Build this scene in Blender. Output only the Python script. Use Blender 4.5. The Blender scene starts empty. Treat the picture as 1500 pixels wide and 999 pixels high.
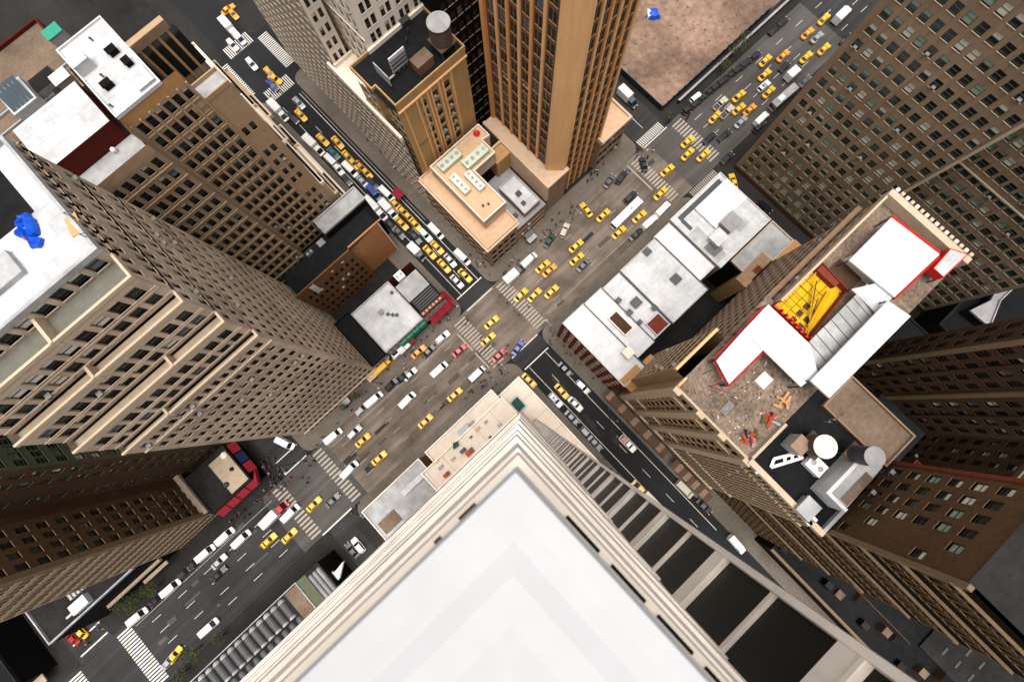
import bpy, bmesh, math, random
from mathutils import Matrix, Vector
rnd = random.Random(7)
S = bpy.context.scene
# ------------------------------------------------------------------ camera, world, sun, exposure
H = 140.0                       # camera height over the street, metres
F, PU, PV = 720.0, 750.0, 499.5 # focal length and centre in photo pixels (1500 wide)
_d = Vector((764-PU, -(598-PV), -F)).normalized()      # straight down, seen from the camera
_up = -_d
_x = Vector((1, 0, 0)); _x = (_x - _x.dot(_up)*_up).normalized()
_y = _up.cross(_x)
_c, _s = math.cos(math.radians(43.3)), math.sin(math.radians(43.3))
R = Matrix((_c*_x + _s*_y, -_s*_x + _c*_y, _up))       # world +X runs along the avenue, +Y along the side streets
cam = bpy.data.objects.new('camera', bpy.data.cameras.new('camera'))
S.collection.objects.link(cam)
cam.matrix_world = Matrix.Translation((0, 0, H)) @ R.to_4x4()
cam.data.sensor_width = 36; cam.data.lens = F/1500*36
cam.data.clip_start = 0.05; cam.data.clip_end = 3000
cam.data.dof.use_dof = True; cam.data.dof.focus_distance = 105; cam.data.dof.aperture_fstop = 1.2
S.camera = cam
S.view_settings.view_transform = 'Standard'; S.view_settings.look = 'None'
S.cycles.diffuse_bounces = 3
S.view_settings.exposure = 0.8; S.view_settings.gamma = 1
w = bpy.data.worlds.new('World'); S.world = w; w.use_nodes = True
nt = w.node_tree; bg = nt.nodes['Background']
sky = nt.nodes.new('ShaderNodeTexSky'); sky.sky_type = 'NISHITA'; sky.sun_disc = False
SUN_EL, SUN_AZ = math.radians(86), math.atan2(-0.60, -0.80)   # towards the sun, from +X counter-clockwise
sky.sun_elevation = SUN_EL; sky.sun_rotation = math.pi/2 - SUN_AZ
sky.dust_density = 4.0; sky.air_density = 1.0
hs = nt.nodes.new('ShaderNodeHueSaturation'); hs.inputs['Saturation'].default_value = 0.3
nt.links.new(sky.outputs[0], hs.inputs['Color']); nt.links.new(hs.outputs[0], bg.inputs[0])
bg.inputs[1].default_value = 0.12
sun = bpy.data.objects.new('sun', bpy.data.lights.new('sun', 'SUN'))
S.collection.objects.link(sun)
sun.data.energy = 1.9; sun.data.angle = math.radians(48); sun.data.color = (1, .95, .88)
sdir = Vector((math.cos(SUN_EL)*math.cos(SUN_AZ), math.cos(SUN_EL)*math.sin(SUN_AZ), math.sin(SUN_EL)))
sun.rotation_euler = sdir.to_track_quat('Z', 'Y').to_euler()
sun.location = (0, 0, 300)

def un(u, v, z=0.0):            # photo pixel -> point at height z
    q = R @ Vector((u-PU, -(v-PV), -F))
    return (q.x/-q.z*(H-z), q.y/-q.z*(H-z))
RT_ = R.transposed()
def pr(x, y, z):
    q = RT_ @ Vector((x, y, z-H))
    if q.z > -.05: return (-9999, -9999)
    return (PU + F*q.x/-q.z, PV - F*q.y/-q.z)

# ------------------------------------------------------------------ materials
M = {}
def lin(h):
    h = h.lstrip('#'); o = []
    for i in (0, 2, 4):
        c = int(h[i:i+2], 16)/255
        o.append(c/12.92 if c <= .04045 else ((c+.055)/1.055)**2.4)
    return o
def mat(name, col, rough=.8, var=.18, scale=1.2, metal=0, streak=False, bump=0, spec=.3, big=.0, bigscale=.06, joint=None, lane=0):
    c = lin(col) if isinstance(col, str) else list(col)
    m = bpy.data.materials.new(name); m.use_nodes = True; n = m.node_tree; L = n.links
    p = n.nodes['Principled BSDF']
    p.inputs['Roughness'].default_value = rough; p.inputs['Metallic'].default_value = metal
    p.inputs['Specular IOR Level'].default_value = spec if rough < .75 else .06
    p.inputs['Base Color'].default_value = (*c, 1)
    M[name] = m
    if var <= 0: return m
    geo = n.nodes.new('ShaderNodeNewGeometry'); vec = geo.outputs['Position']
    if streak:
        mp = n.nodes.new('ShaderNodeMapping'); mp.inputs['Scale'].default_value = (1, 1, .16)
        L.new(vec, mp.inputs[0]); vec = mp.outputs[0]
    nz = n.nodes.new('ShaderNodeTexNoise'); nz.inputs['Scale'].default_value = scale
    nz.inputs['Detail'].default_value = 6; nz.inputs['Roughness'].default_value = .65
    L.new(vec, nz.inputs['Vector'])
    mr = n.nodes.new('ShaderNodeMapRange')
    mr.inputs[1].default_value = .3; mr.inputs[2].default_value = .7
    mr.inputs[3].default_value = 1-var; mr.inputs[4].default_value = 1+var
    L.new(nz.outputs[0], mr.inputs[0]); val = mr.outputs[0]
    def times(a, b):
        k = n.nodes.new('ShaderNodeMath'); k.operation = 'MULTIPLY'; L.new(a, k.inputs[0]); L.new(b, k.inputs[1]); return k.outputs[0]
    if big > 0:
        n2 = n.nodes.new('ShaderNodeTexNoise'); n2.inputs['Scale'].default_value = bigscale; n2.inputs['Detail'].default_value = 4
        L.new(geo.outputs['Position'], n2.inputs['Vector'])
        m2 = n.nodes.new('ShaderNodeMapRange'); m2.inputs[1].default_value = .35; m2.inputs[2].default_value = .65
        m2.inputs[3].default_value = 1-big; m2.inputs[4].default_value = 1+big
        L.new(n2.outputs[0], m2.inputs[0]); val = times(val, m2.outputs[0])
    if lane:
        mp = n.nodes.new('ShaderNodeMapping'); mp.inputs['Scale'].default_value = (.02, .55, 1)
        L.new(geo.outputs['Position'], mp.inputs[0])
        n3 = n.nodes.new('ShaderNodeTexNoise'); n3.inputs['Scale'].default_value = 1; n3.inputs['Detail'].default_value = 3; L.new(mp.outputs[0], n3.inputs['Vector'])
        m3 = n.nodes.new('ShaderNodeMapRange'); m3.inputs[1].default_value = .32; m3.inputs[2].default_value = .68; m3.inputs[3].default_value = 1-lane; m3.inputs[4].default_value = 1+lane
        L.new(n3.outputs[0], m3.inputs[0]); val = times(val, m3.outputs[0])
    if joint:
        br = n.nodes.new('ShaderNodeTexBrick'); br.offset = 0 if joint[2] else .5
        br.inputs['Scale'].default_value = 1; br.inputs['Brick Width'].default_value = joint[0]; br.inputs['Row Height'].default_value = joint[1]
        br.inputs['Mortar Size'].default_value = .035; br.inputs['Color1'].default_value = (1,1,1,1); br.inputs['Color2'].default_value = (.9,.9,.9,1)
        br.inputs['Mortar'].default_value = (.74,.74,.74,1)
        L.new(geo.outputs['Position'], br.inputs['Vector'])
        bw = n.nodes.new('ShaderNodeRGBToBW'); L.new(br.outputs[0], bw.inputs[0]); val = times(val, bw.outputs[0])
    vm = n.nodes.new('ShaderNodeVectorMath'); vm.operation = 'SCALE'; vm.inputs[0].default_value = c
    L.new(val, vm.inputs['Scale']); L.new(vm.outputs[0], p.inputs['Base Color'])
    if bump:
        b = n.nodes.new('ShaderNodeBump'); b.inputs['Strength'].default_value = bump; b.inputs['Distance'].default_value = .05
        L.new(nz.outputs[0], b.inputs['Height']); L.new(b.outputs[0], p.inputs['Normal'])
    return m

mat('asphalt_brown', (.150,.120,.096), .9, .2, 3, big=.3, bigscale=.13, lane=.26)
mat('asphalt_grey', (.037,.036,.035), .9, .14, 3, big=.2, lane=.2)  # albedo pulled down for the outer roads, edge vignetting put into the colour
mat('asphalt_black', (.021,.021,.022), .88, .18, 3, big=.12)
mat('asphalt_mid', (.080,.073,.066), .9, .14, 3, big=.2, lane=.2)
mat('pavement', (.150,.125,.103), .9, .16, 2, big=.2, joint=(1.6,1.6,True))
mat('pavement_dark', (.026,.024,.022), .9, .2, 2, big=.25)  # darker than real paving; the outer blocks carry vignette shade in their colour
mat('kerb', (.30,.28,.25), .85, .12)
mat('paint', (.60,.57,.52), .7, .32, 4)
mat('paint_worn', (.36,.315,.265), .8, .42, 4)
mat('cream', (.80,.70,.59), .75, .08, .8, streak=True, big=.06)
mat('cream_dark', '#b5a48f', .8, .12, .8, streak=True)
mat('own_stone', (.86,.76,.66), .7, .12, 1.6, big=.12, bigscale=.5, streak=True)
mat('own_roof', (.70,.60,.50), .85, .08, .5, big=.08)
mat('glass_dark', (.006,.007,.006), .35, 0, spec=.15)
mat('unit_green', '#b9c4ae', .6, .1, 2)
mat('ledge_white', (.365,.365,.367), .5, .05, 2.2, big=.05, bigscale=.9)
mat('orange_stone', '#d0935a', .7, .10, .8, streak=True)
mat('orange_light', '#d9a873', .7, .10, .8, streak=True)
mat('spandrel_red', '#6a4535', .7, .2)
mat('tan', '#ac8a5c', .8, .12, .6, streak=True, big=.08)
mat('tan_dark', '#75614a', .8, .12)
mat('podium_stone', '#c2a78e', .8, .10, .7, big=.08)
mat('podium_wall', '#8d7460', .8, .14, .8, streak=True)
mat('podium_roof', '#c5a384', .85, .12, .8, big=.12)
mat('stone_grey', '#a8967f', .8, .14, .7, streak=True, big=.1)
mat('left_wall', '#b3a08d', .8, .22, .9, streak=True, big=.18, bigscale=.12)
mat('left_trim', '#bfab93', .75, .10, 1)
mat('left_green', '#555a47', .8, .2, .8, streak=True)
mat('grid_wall', '#96836c', .8, .16, .8, streak=True, big=.1)
mat('grid_band', '#a78c70', .8, .12, .8)
mat('sand', '#9b8163', .8, .14, .9, streak=True, big=.1)
mat('sand_trim', '#b9a68b', .8, .10, 1)
mat('brown_brick', '#85705b', .85, .2, 1.3, big=.16, streak=True)
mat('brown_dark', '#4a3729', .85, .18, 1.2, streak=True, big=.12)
mat('red_brown', '#58432f', .85, .18, 1.2, big=.12)
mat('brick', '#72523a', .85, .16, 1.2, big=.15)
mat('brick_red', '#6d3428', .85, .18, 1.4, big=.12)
mat('lit_brick', '#ad7a52', .85, .12, 1, big=.12)  # brick brightened in its colour, standing in for light on the end wall
mat('vault_grey', (.075,.075,.075), .6, .15, 1)
mat('maroon', '#4d1d18', .8, .15, 1)
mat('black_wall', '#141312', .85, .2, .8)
mat('roof_white', (.50,.50,.50), .6, .12, .9, big=.14, bigscale=.22, joint=(7,1.9,False))
mat('roof_bright', (.60,.60,.60), .5, .07, .9, big=.08, bigscale=.3, joint=(6,1.8,False))
mat('roof_pale', (.34,.335,.33), .7, .14, .9, big=.2, bigscale=.25)
mat('roof_grey', (.28,.27,.27), .8, .14, .7, big=.16, bigscale=.15)
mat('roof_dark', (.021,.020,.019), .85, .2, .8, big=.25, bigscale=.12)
mat('terrace_green', (.15,.145,.12), .85, .15, 1)
mat('roof_black', (.011,.011,.0115), .8, .25, .8, big=.2)  # below real tar; darkness towards the frame edges is put into the albedo
mat('roof_brown', '#6a5a4c', .9, .2, 1.5, big=.25, bigscale=.15)
mat('roof_rubble', '#77675a', .95, .4, 1.6, bump=.6, big=.25, bigscale=.2)
mat('roof_orange', '#a98055', .85, .12, 1, big=.12)
mat('roof_sand', '#a08468', .9, .2, 1, big=.2)
mat('glass', (.012,.014,.016), .12, 0, spec=.5)
mat('glass_blue', (.03,.05,.06), .1, 0, spec=.6)
mat('glass_green', (.03,.045,.035), .15, 0, spec=.5)
mat('frame_light', '#b8ab99', .6, .05)
mat('frame_dark', '#3a3029', .6, .05)
mat('frame_green', '#5a5f4e', .6, .05)
mat('blind_cream', '#d8d2c0', .8, .08, 3)
mat('blind_green', '#8fa08e', .8, .1, 3)
mat('blind_grey', '#6d7376', .8, .1, 3)
mat('ac_case', '#8f8b84', .6, .1, 3)
mat('metal', (.45,.45,.45), .45, .1, 2, metal=.6)
mat('steel_dark', (.06,.06,.065), .5, .15, 2, metal=.4)
mat('wood', '#5c4a3c', .85, .25, 3, streak=True)
mat('yellow_wall', '#cfa01c', .75, .1, 1)
mat('red_paint', '#c4261d', .6, .12, 2)
mat('red_orange', '#b84826', .7, .12, 2)
mat('awning_red', '#821322', .7, .1, 2)
mat('awning_green', '#2c8a70', .7, .15, 2)
mat('blue_tarp', '#0d4fc0', .45, .2, 1.5, bump=.5)
mat('white_tarp', (.8,.8,.8), .6, .06, 1)
mat('green_box', '#17463a', .7, .15, 2)
mat('plywood', '#c99b6a', .85, .2, 1.5)
mat('soil', '#80695a', .95, .34, .5, bump=.7, big=.3, bigscale=.07)
mat('soil_pink', '#7c5f57', .95, .2, .5, bump=.4, big=.2)
mat('hoarding', '#16242e', .7, .2, 1)
mat('leaf', (.055,.075,.022), .7, .3, 2)
mat('leaf_light', (.10,.12,.035), .7, .3, 2)
mat('bark', '#4a3b2e', .9, .3, 3)
mat('rubber', (.015,.015,.016), .8, 0)
mat('car_glass', (.01,.012,.015), .08, 0, spec=.6)
mat('taxi_yellow', (.78,.43,.012), .3, .03, 2, spec=.5)
mat('taxi_orange', (.74,.30,.02), .3, .03, 2, spec=.5)
mat('van_white', (.80,.79,.77), .35, .03, 2, spec=.5)
mat('car_silver', (.38,.39,.40), .3, .03, 2, metal=.4, spec=.5)
mat('car_black', (.012,.012,.014), .2, 0, spec=.6)
mat('car_grey', (.09,.095,.10), .28, .03, 2, spec=.5)
mat('car_red', (.42,.02,.02), .28, .03, 2, spec=.5)
mat('car_blue', (.02,.05,.25), .28, .03, 2, spec=.5)
mat('car_teal', (.02,.11,.13), .28, .03, 2, spec=.5)
mat('car_green', (.02,.055,.035), .28, .03, 2, spec=.5)
mat('pale_gold', (.50,.45,.36), .35, .03, 2, spec=.4)
mat('sign_light', (.75,.68,.45), .4, 0)
for nm, c in (('skin','#b88a6c'),('hair','#1d1512'),('cloth_black','#17171a'),('cloth_navy','#1d2a44'),('cloth_white','#d8d5cf'),
              ('cloth_red','#a3262a'),('cloth_grey','#6d6a66'),('cloth_tan','#a98a63'),('denim','#2e3f5c'),('cloth_blue','#3768b0')):
    mat(nm, c, .85, 0)

# ------------------------------------------------------------------ mesh helpers
class MB:
    def __init__(s): s.v = []; s.f = []; s.m = []; s.mats = []
    def mi(s, m):
        if m not in s.mats: s.mats.append(m)
        return s.mats.index(m)
    def face(s, pts, m):
        i = len(s.v); s.v += [tuple(p) for p in pts]; s.f.append(tuple(range(i, i+len(pts)))); s.m.append(s.mi(m)); return s
    def box(s, x0, x1, y0, y1, z0, z1, m, top=None, bottom=True):
        if x0 > x1: x0, x1 = x1, x0
        if y0 > y1: y0, y1 = y1, y0
        i = len(s.v); k = s.mi(m); t = s.mi(top or m)
        s.v += [(x0,y0,z0),(x1,y0,z0),(x1,y1,z0),(x0,y1,z0),(x0,y0,z1),(x1,y0,z1),(x1,y1,z1),(x0,y1,z1)]
        fs = [(0,1,5,4),(1,2,6,5),(2,3,7,6),(3,0,4,7)]
        s.f += [tuple(i+q for q in f) for f in fs]; s.m += [k]*4
        s.f.append((i+4,i+5,i+6,i+7)); s.m.append(t)
        if bottom: s.f.append((i+3,i+2,i+1,i)); s.m.append(k)
        return s
    def prism(s, poly, z0, z1, m, top=None):
        n = len(poly); i = len(s.v)
        a = sum(poly[j][0]*poly[(j+1)%n][1]-poly[(j+1)%n][0]*poly[j][1] for j in range(n))
        if a < 0: poly = poly[::-1]
        s.v += [(p[0],p[1],z0) for p in poly] + [(p[0],p[1],z1) for p in poly]
        k = s.mi(m)
        for j in range(n): s.f.append((i+j, i+(j+1)%n, i+n+(j+1)%n, i+n+j)); s.m.append(k)
        s.f.append(tuple(i+n+j for j in range(n))); s.m.append(s.mi(top or m))
        s.f.append(tuple(i+n-1-j for j in range(n))); s.m.append(k)
        return s
    def rings(s, rs, m, cap=True):
        n = len(rs[0]); i = len(s.v); k = s.mi(m)
        for r in rs: s.v += [tuple(p) for p in r]
        for a in range(len(rs)-1):
            for j in range(n):
                s.f.append((i+a*n+j, i+a*n+(j+1)%n, i+(a+1)*n+(j+1)%n, i+(a+1)*n+j)); s.m.append(k)
        if cap:
            s.f.append(tuple(i+n-1-j for j in range(n))); s.m.append(k)
            q = i+(len(rs)-1)*n; s.f.append(tuple(q+j for j in range(n))); s.m.append(k)
        return s
    def lathe(s, cx, cy, prof, m, n=16):
        return s.rings([[(cx+r*math.cos(2*math.pi*j/n), cy+r*math.sin(2*math.pi*j/n), z) for j in range(n)] for r, z in prof], m)
    def bar(s, p, q, r, m, n=4):
        p, q = Vector(p), Vector(q); d = (q-p).normalized()
        a = d.orthogonal().normalized(); b = d.cross(a)
        return s.rings([[tuple(c + r*(math.cos(2*math.pi*(j+.5)/n)*a + math.sin(2*math.pi*(j+.5)/n)*b)) for j in range(n)] for c in (p, q)], m)
    def mesh(s, name, off=(0,0,0)):
        me = bpy.data.meshes.new(name)
        me.from_pydata([(a-off[0], b-off[1], c-off[2]) for a, b, c in s.v], [], s.f)
        for m in s.mats: me.materials.append(M[m])
        me.polygons.foreach_set('material_index', s.m)
        me.update(); return me
LINK = S.collection.objects.link
def newob(name, me, parent=None, loc=(0,0,0), rz=0.0):
    o = bpy.data.objects.new(name, me); LINK(o); o.location = loc
    if rz: o.rotation_euler = (0, 0, rz)
    if parent: o.parent = parent
    return o
def tag(o, label=None, cat=None, group=None, kind=None):
    if label: o['label'] = label
    if cat: o['category'] = cat
    if group: o['group'] = group
    if kind: o['kind'] = kind
    return o
def struct(name, mb): return tag(newob(name, mb.mesh(name)), kind='structure')
def solo(name, mb, label, cat, loc, group=None):      # a thing that is one mesh, origin at its base
    return tag(newob(name, mb.mesh(name, loc), None, loc), label, cat, group)
class T:                                               # a thing: an Empty that parents its parts
    def __init__(s, name, label, cat, loc, group=None):
        s.loc = loc; s.root = tag(newob(name, None, None, loc), label, cat, group)
        s.root.empty_display_size = .5
    def part(s, name, mb, parent=None, label=None, kind=None):
        o = newob(name, mb.mesh(name, s.loc), parent or s.root)
        return tag(o, label, kind=kind)

# ------------------------------------------------------------------ windows
WC = {}
def win_mesh(w, h, d, var, fm, sm):
    if var == 'ac': var = 'd'
    key = (round(w,2), round(h,2), round(d,2), var, fm, sm)
    if key in WC: return WC[key]
    b = MB(); t = .09; W = w/2
    def ring(x0, x1, z0, z1, y, th, y2):
        o = [(x0,y,z0),(x1,y,z0),(x1,y,z1),(x0,y,z1)]; n = [(x0+th,y,z0+th),(x1-th,y,z0+th),(x1-th,y,z1-th),(x0+th,y,z1-th)]
        for j in range(4): b.face([o[j], o[(j+1)%4], n[(j+1)%4], n[j]], fm)
        for j in range(4):
            p, q = n[j], n[(j+1)%4]; b.face([p, q, (q[0],y2,q[2]), (p[0],y2,p[2])], fm)
    ring(-W, W, 0, h, d, t, d+.06)
    g = 'glass_green' if var == 'g' else 'glass'
    mid = h*.5
    lowb = {'b': 'blind_cream', 'gb': 'blind_green', 'k': 'blind_grey'}.get(var)
    up = {'h': 'blind_cream', 'hg': 'blind_green', 'b': 'blind_cream', 'gb': 'blind_green', 'k': 'blind_grey'}.get(var, g)
    b.face([(-W+t,d+.03,mid),(W-t,d+.03,mid),(W-t,d+.03,h-t),(-W+t,d+.03,h-t)], up)
    b.face([(-W+t,d+.06,t),(W-t,d+.06,t),(W-t,d+.06,mid),(-W+t,d+.06,mid)], lowb or g)
    b.box(-W+t, W-t, d-.03, d+.05, mid-.05, mid+.05, fm, bottom=False)
    b.box(-W-.06, W+.06, -.10, d, -.12, 0, sm, bottom=False)
    WC[key] = b.mesh('window'); WC[key]['b'] = 1
    WMB[key] = b
    WC[key].name = 'window'
    return WC[key]
WMB = {}
AC_BOX = MB().box(-.36, .36, -.72, .04, 0, .42, 'ac_case').box(-.28, .28, -.735, -.719, .06, .36, 'steel_dark').mesh('air_conditioner')
MARG = 70
def inview(x, y, z):
    u, v = pr(x, y, z); return -MARG < u < 1500+MARG and -MARG < v < 999+MARG

class Bld(T):
    def __init__(s, name, label, cat, loc, fm='frame_dark', sm='stone_grey', mix=None):
        T.__init__(s, name, label, cat, loc); s.skin = MB(); s.wins = []; s.fm = fm; s.sm = sm
        s.mix = mix or [('d', 10), ('h', 4), ('b', 2), ('ac', 1), ('k', 3), ('g', 2)]
        s.bag = [v for v, n in s.mix for _ in range(n)]
    def wall(s, p0, p1, z0, z1, m):     # plain wall, p0 -> p1 left to right seen from outside
        s.skin.face([(p0[0],p0[1],z0),(p1[0],p1[1],z0),(p1[0],p1[1],z1),(p0[0],p0[1],z1)], m)
    def block(s, x0, x1, y0, y1, z0, z1, m, faces='nsew', roof=None, par=.9, pt=.3, pm=None):
        if 's' in faces: s.wall((x0,y0),(x1,y0),z0,z1,m)
        if 'n' in faces: s.wall((x1,y1),(x0,y1),z0,z1,m)
        if 'e' in faces: s.wall((x1,y0),(x1,y1),z0,z1,m)
        if 'w' in faces: s.wall((x0,y1),(x0,y0),z0,z1,m)
        if roof:
            s.part('roof', MB().face([(x0,y0,z1),(x1,y0,z1),(x1,y1,z1),(x0,y1,z1)], roof))
            if par: s.parapet(x0, x1, y0, y1, z1, par, pt, pm or m)
    def parapet(s, x0, x1, y0, y1, z, h, t, m, o=.06):
        b = MB(); z0 = z-.25
        b.box(x0-o, x1+o, y0-o, y0+t, z0, z+h, m); b.box(x0-o, x1+o, y1-t, y1+o, z0, z+h, m)
        b.box(x0-o, x0+t, y0+t, y1-t, z0, z+h-.003, m); b.box(x1-t, x1+o, y0+t, y1-t, z0, z+h-.003, m)
        s.part('parapet', b)
    def facade(s, p0, p1, z0, z1, nc, nr, ww, wh, m, d=.3, sill=.9, ml=.6, mr=.6, pair=0, courses=None, fm=None, mix=None, skip=None, bm=None):
        dx, dy = p1[0]-p0[0], p1[1]-p0[1]; Lf = math.hypot(dx, dy); ux, uy = dx/Lf, dy/Lf; nx, ny = uy, -ux
        th = math.atan2(uy, ux); fh = (z1-z0)/nr; cw = (Lf-ml-mr)/nc; b = s.skin; bag = s.bag if not mix else [v for v, n in mix for _ in range(n)]
        P = lambda a, z, q=0: (p0[0]+ux*a-nx*q, p0[1]+uy*a-ny*q, z)
        cols = []
        for c in range(nc):
            a = ml+cw*(c+.5)
            cols += [a] if not pair else [a-pair/2, a+pair/2]
        prev = 0.0
        for a in cols:
            b.face([P(prev,z0),P(a-ww/2,z0),P(a-ww/2,z1),P(prev,z1)], m); prev = a+ww/2
            zz = z0
            for r in range(nr):
                zs = z0+r*fh+sill; ze = min(zs+wh, z0+(r+1)*fh-.1)
                cx, cy, cz = P(a, (zs+ze)/2)
                if not inview(cx, cy, cz) or (skip and skip(a, r)): continue
                b.face([P(a-ww/2,zz),P(a+ww/2,zz),P(a+ww/2,zs),P(a-ww/2,zs)], bm or m)
                l, rr = a-ww/2, a+ww/2; D = d+.05
                b.face([P(l,zs),P(rr,zs),P(rr,zs,D),P(l,zs,D)], m); b.face([P(l,ze,D),P(rr,ze,D),P(rr,ze),P(l,ze)], m)
                b.face([P(l,zs),P(l,zs,D),P(l,ze,D),P(l,ze)], m); b.face([P(rr,zs,D),P(rr,zs),P(rr,ze),P(rr,ze,D)], m)
                s.wins.append((P(a, zs), th, ww, ze-zs, d, rnd.choice(bag), fm or s.fm)); zz = ze
            b.face([P(a-ww/2,zz),P(a+ww/2,zz),P(a+ww/2,z1),P(a-ww/2,z1)], bm or m)
        b.face([P(prev,z0),P(Lf,z0),P(Lf,z1),P(prev,z1)], m)
        if courses:                      # projecting string courses, one piece per level
            for zc, hh, q, cm in courses: s.course(p0, p1, zc, hh, q, cm)
    def course(s, p0, p1, z, hh, q, m, name='string_course'):
        dx, dy = p1[0]-p0[0], p1[1]-p0[1]; Lf = math.hypot(dx, dy); ux, uy = dx/Lf, dy/Lf; nx, ny = uy, -ux
        pts = [(p0[0]+nx*q, p0[1]+ny*q), (p1[0]+nx*q, p1[1]+ny*q), (p1[0]-nx*.02, p1[1]-ny*.02), (p0[0]-nx*.02, p0[1]-ny*.02)]
        s.part(name, MB().prism(pts, z, z+hh, m))
    def done(s, cap=240):
        if s.skin.f: s.part('wall', s.skin)
        s.wins.sort(key=lambda q: (Vector(q[0])-Vector((0,0,H))).length)
        rest = MB()
        for i, (p, th, ww, wh, d, var, fm) in enumerate(s.wins):
            me = win_mesh(ww, wh, d, var, fm, s.sm)
            if i < cap:
                o = newob('window', me, s.root, (p[0]-s.loc[0], p[1]-s.loc[1], p[2]-s.loc[2]), th)
                if var == 'ac': newob('air_conditioner', AC_BOX, o, (rnd.uniform(-.15,.15), d, .09))
            else:
                b = WMB[(round(ww,2), round(wh,2), round(d,2), 'd' if var == 'ac' else var, fm, s.sm)]; c, sn = math.cos(th), math.sin(th); k = len(rest.v)
                rest.v += [(p[0]+x*c-y*sn, p[1]+x*sn+y*c, p[2]+z) for x, y, z in b.v]
                rest.f += [tuple(k+q for q in f) for f in b.f]; rest.m += [rest.mi(b.mats[q]) for q in b.m]
        if rest.f: s.part('window_rows', rest, kind='stuff')
# ------------------------------------------------------------------ the setting: ground, roads, pavements, markings
def rrect(x0, x1, y0, y1, r=3.2, n=5):
    o = []
    for cx, cy, a0 in ((x1-r,y0+r,-90),(x1-r,y1-r,0),(x0+r,y1-r,90),(x0+r,y0+r,180)):
        for j in range(n+1):
            a = math.radians(a0+90*j/n); o.append((cx+r*math.cos(a), cy+r*math.sin(a)))
    return o
def sheet(name, x0, x1, y0, y1, z, m):
    return struct(name, MB().face([(x0,y0,z),(x1,y0,z),(x1,y1,z),(x0,y1,z)], m))
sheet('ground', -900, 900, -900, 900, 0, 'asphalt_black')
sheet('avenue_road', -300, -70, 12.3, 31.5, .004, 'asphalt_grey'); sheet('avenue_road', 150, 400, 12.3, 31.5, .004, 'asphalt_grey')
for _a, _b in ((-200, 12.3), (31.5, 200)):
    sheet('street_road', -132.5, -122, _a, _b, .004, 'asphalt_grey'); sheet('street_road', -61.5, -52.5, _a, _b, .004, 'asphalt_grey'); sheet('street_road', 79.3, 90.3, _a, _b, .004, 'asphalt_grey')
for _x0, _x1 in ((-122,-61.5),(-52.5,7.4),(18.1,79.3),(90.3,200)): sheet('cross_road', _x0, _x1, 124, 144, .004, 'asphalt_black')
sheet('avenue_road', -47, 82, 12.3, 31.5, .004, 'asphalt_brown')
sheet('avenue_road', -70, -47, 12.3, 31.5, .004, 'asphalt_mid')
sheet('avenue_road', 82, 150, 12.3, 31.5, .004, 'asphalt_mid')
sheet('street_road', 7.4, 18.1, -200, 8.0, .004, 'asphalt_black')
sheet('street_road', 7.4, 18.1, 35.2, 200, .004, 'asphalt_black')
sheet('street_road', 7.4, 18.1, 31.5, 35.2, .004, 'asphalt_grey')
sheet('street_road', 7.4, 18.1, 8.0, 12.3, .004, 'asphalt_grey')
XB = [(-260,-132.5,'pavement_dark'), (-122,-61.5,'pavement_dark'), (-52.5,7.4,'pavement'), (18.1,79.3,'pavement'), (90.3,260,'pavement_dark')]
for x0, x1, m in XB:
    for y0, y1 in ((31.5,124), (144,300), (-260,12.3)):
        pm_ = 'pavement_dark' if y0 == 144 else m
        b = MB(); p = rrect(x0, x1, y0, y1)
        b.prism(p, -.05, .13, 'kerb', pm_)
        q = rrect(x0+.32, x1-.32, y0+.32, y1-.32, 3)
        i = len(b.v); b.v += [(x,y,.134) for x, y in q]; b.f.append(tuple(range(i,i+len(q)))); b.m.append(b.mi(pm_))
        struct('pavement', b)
        if y0 < 100: sheet('alley_shade', x0+6, x1-6, y0+5.5 if y0 > 0 else y0+20, y1-4 if y0 > 0 else y1-5.5, .139, 'roof_dark')  # dark sheet between buildings, alley shade put into the floor colour
def zebra(x0, x1, y0, y1, n, along, m='paint', frac=.5):
    """bars of a crossing: n bars spread along axis 'along', each spanning the other axis"""
    r = tag(newob('zebra_crossing', None, None, ((x0+x1)/2,(y0+y1)/2,.008)), kind='structure')
    st = ((x1-x0) if along == 'x' else (y1-y0))/n; wd = st*frac
    L0 = (y1-y0) if along == 'x' else (x1-x0)
    b = MB(); c = .04
    if along == 'x': b.box(-wd/2, wd/2, -L0/2, L0/2, 0, .004, m, bottom=False)
    else: b.box(-L0/2, L0/2, -wd/2, wd/2, 0, .004, m, bottom=False)
    me = b.mesh('stripe')
    for j in range(n):
        t = -((x1-x0) if along == 'x' else (y1-y0))/2 + st*(j+.5)
        newob('stripe', me, r, (t,0,0) if along == 'x' else (0,t,0))
def line(x0, x1, y0, y1, m='paint', name='road_marking'):
    return struct(name, MB().box(x0, x1, y0, y1, .005, .012, m, bottom=False))
# main crossing
zebra(18.6, 22.4, 13.2, 30.8, 17, 'y', 'paint_worn'); zebra(2.0, 6.0, 13.4, 30.8, 17, 'y', 'paint_worn')
line(7.8, 17.6, 35.5, 35.85); line(7.8, 17.6, 31.0, 31.3); line(7.8, 17.8, 12.0, 12.3); line(8.2, 17.4, 7.1, 7.45)
line(.9, 1.35, 14.5, 20.5, 'paint_worn'); line(.9, 1.35, 21.5, 28, 'paint_worn')
# second crossing
zebra(80, 89.6, 31.6, 33.6+.6, 15, 'x', 'paint', .5); zebra(80, 90.5, 9.6, 12, 16, 'x', 'paint_worn')
zebra(91.5, 95.5, 14, 30.5, 15, 'y', 'paint_worn'); zebra(74, 77.5, 13.5, 30.5, 16, 'y', 'paint_worn')
line(79.3, 90.2, 31.0, 31.3); line(72.6, 73, 20, 30.5, 'paint_worn')
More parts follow.
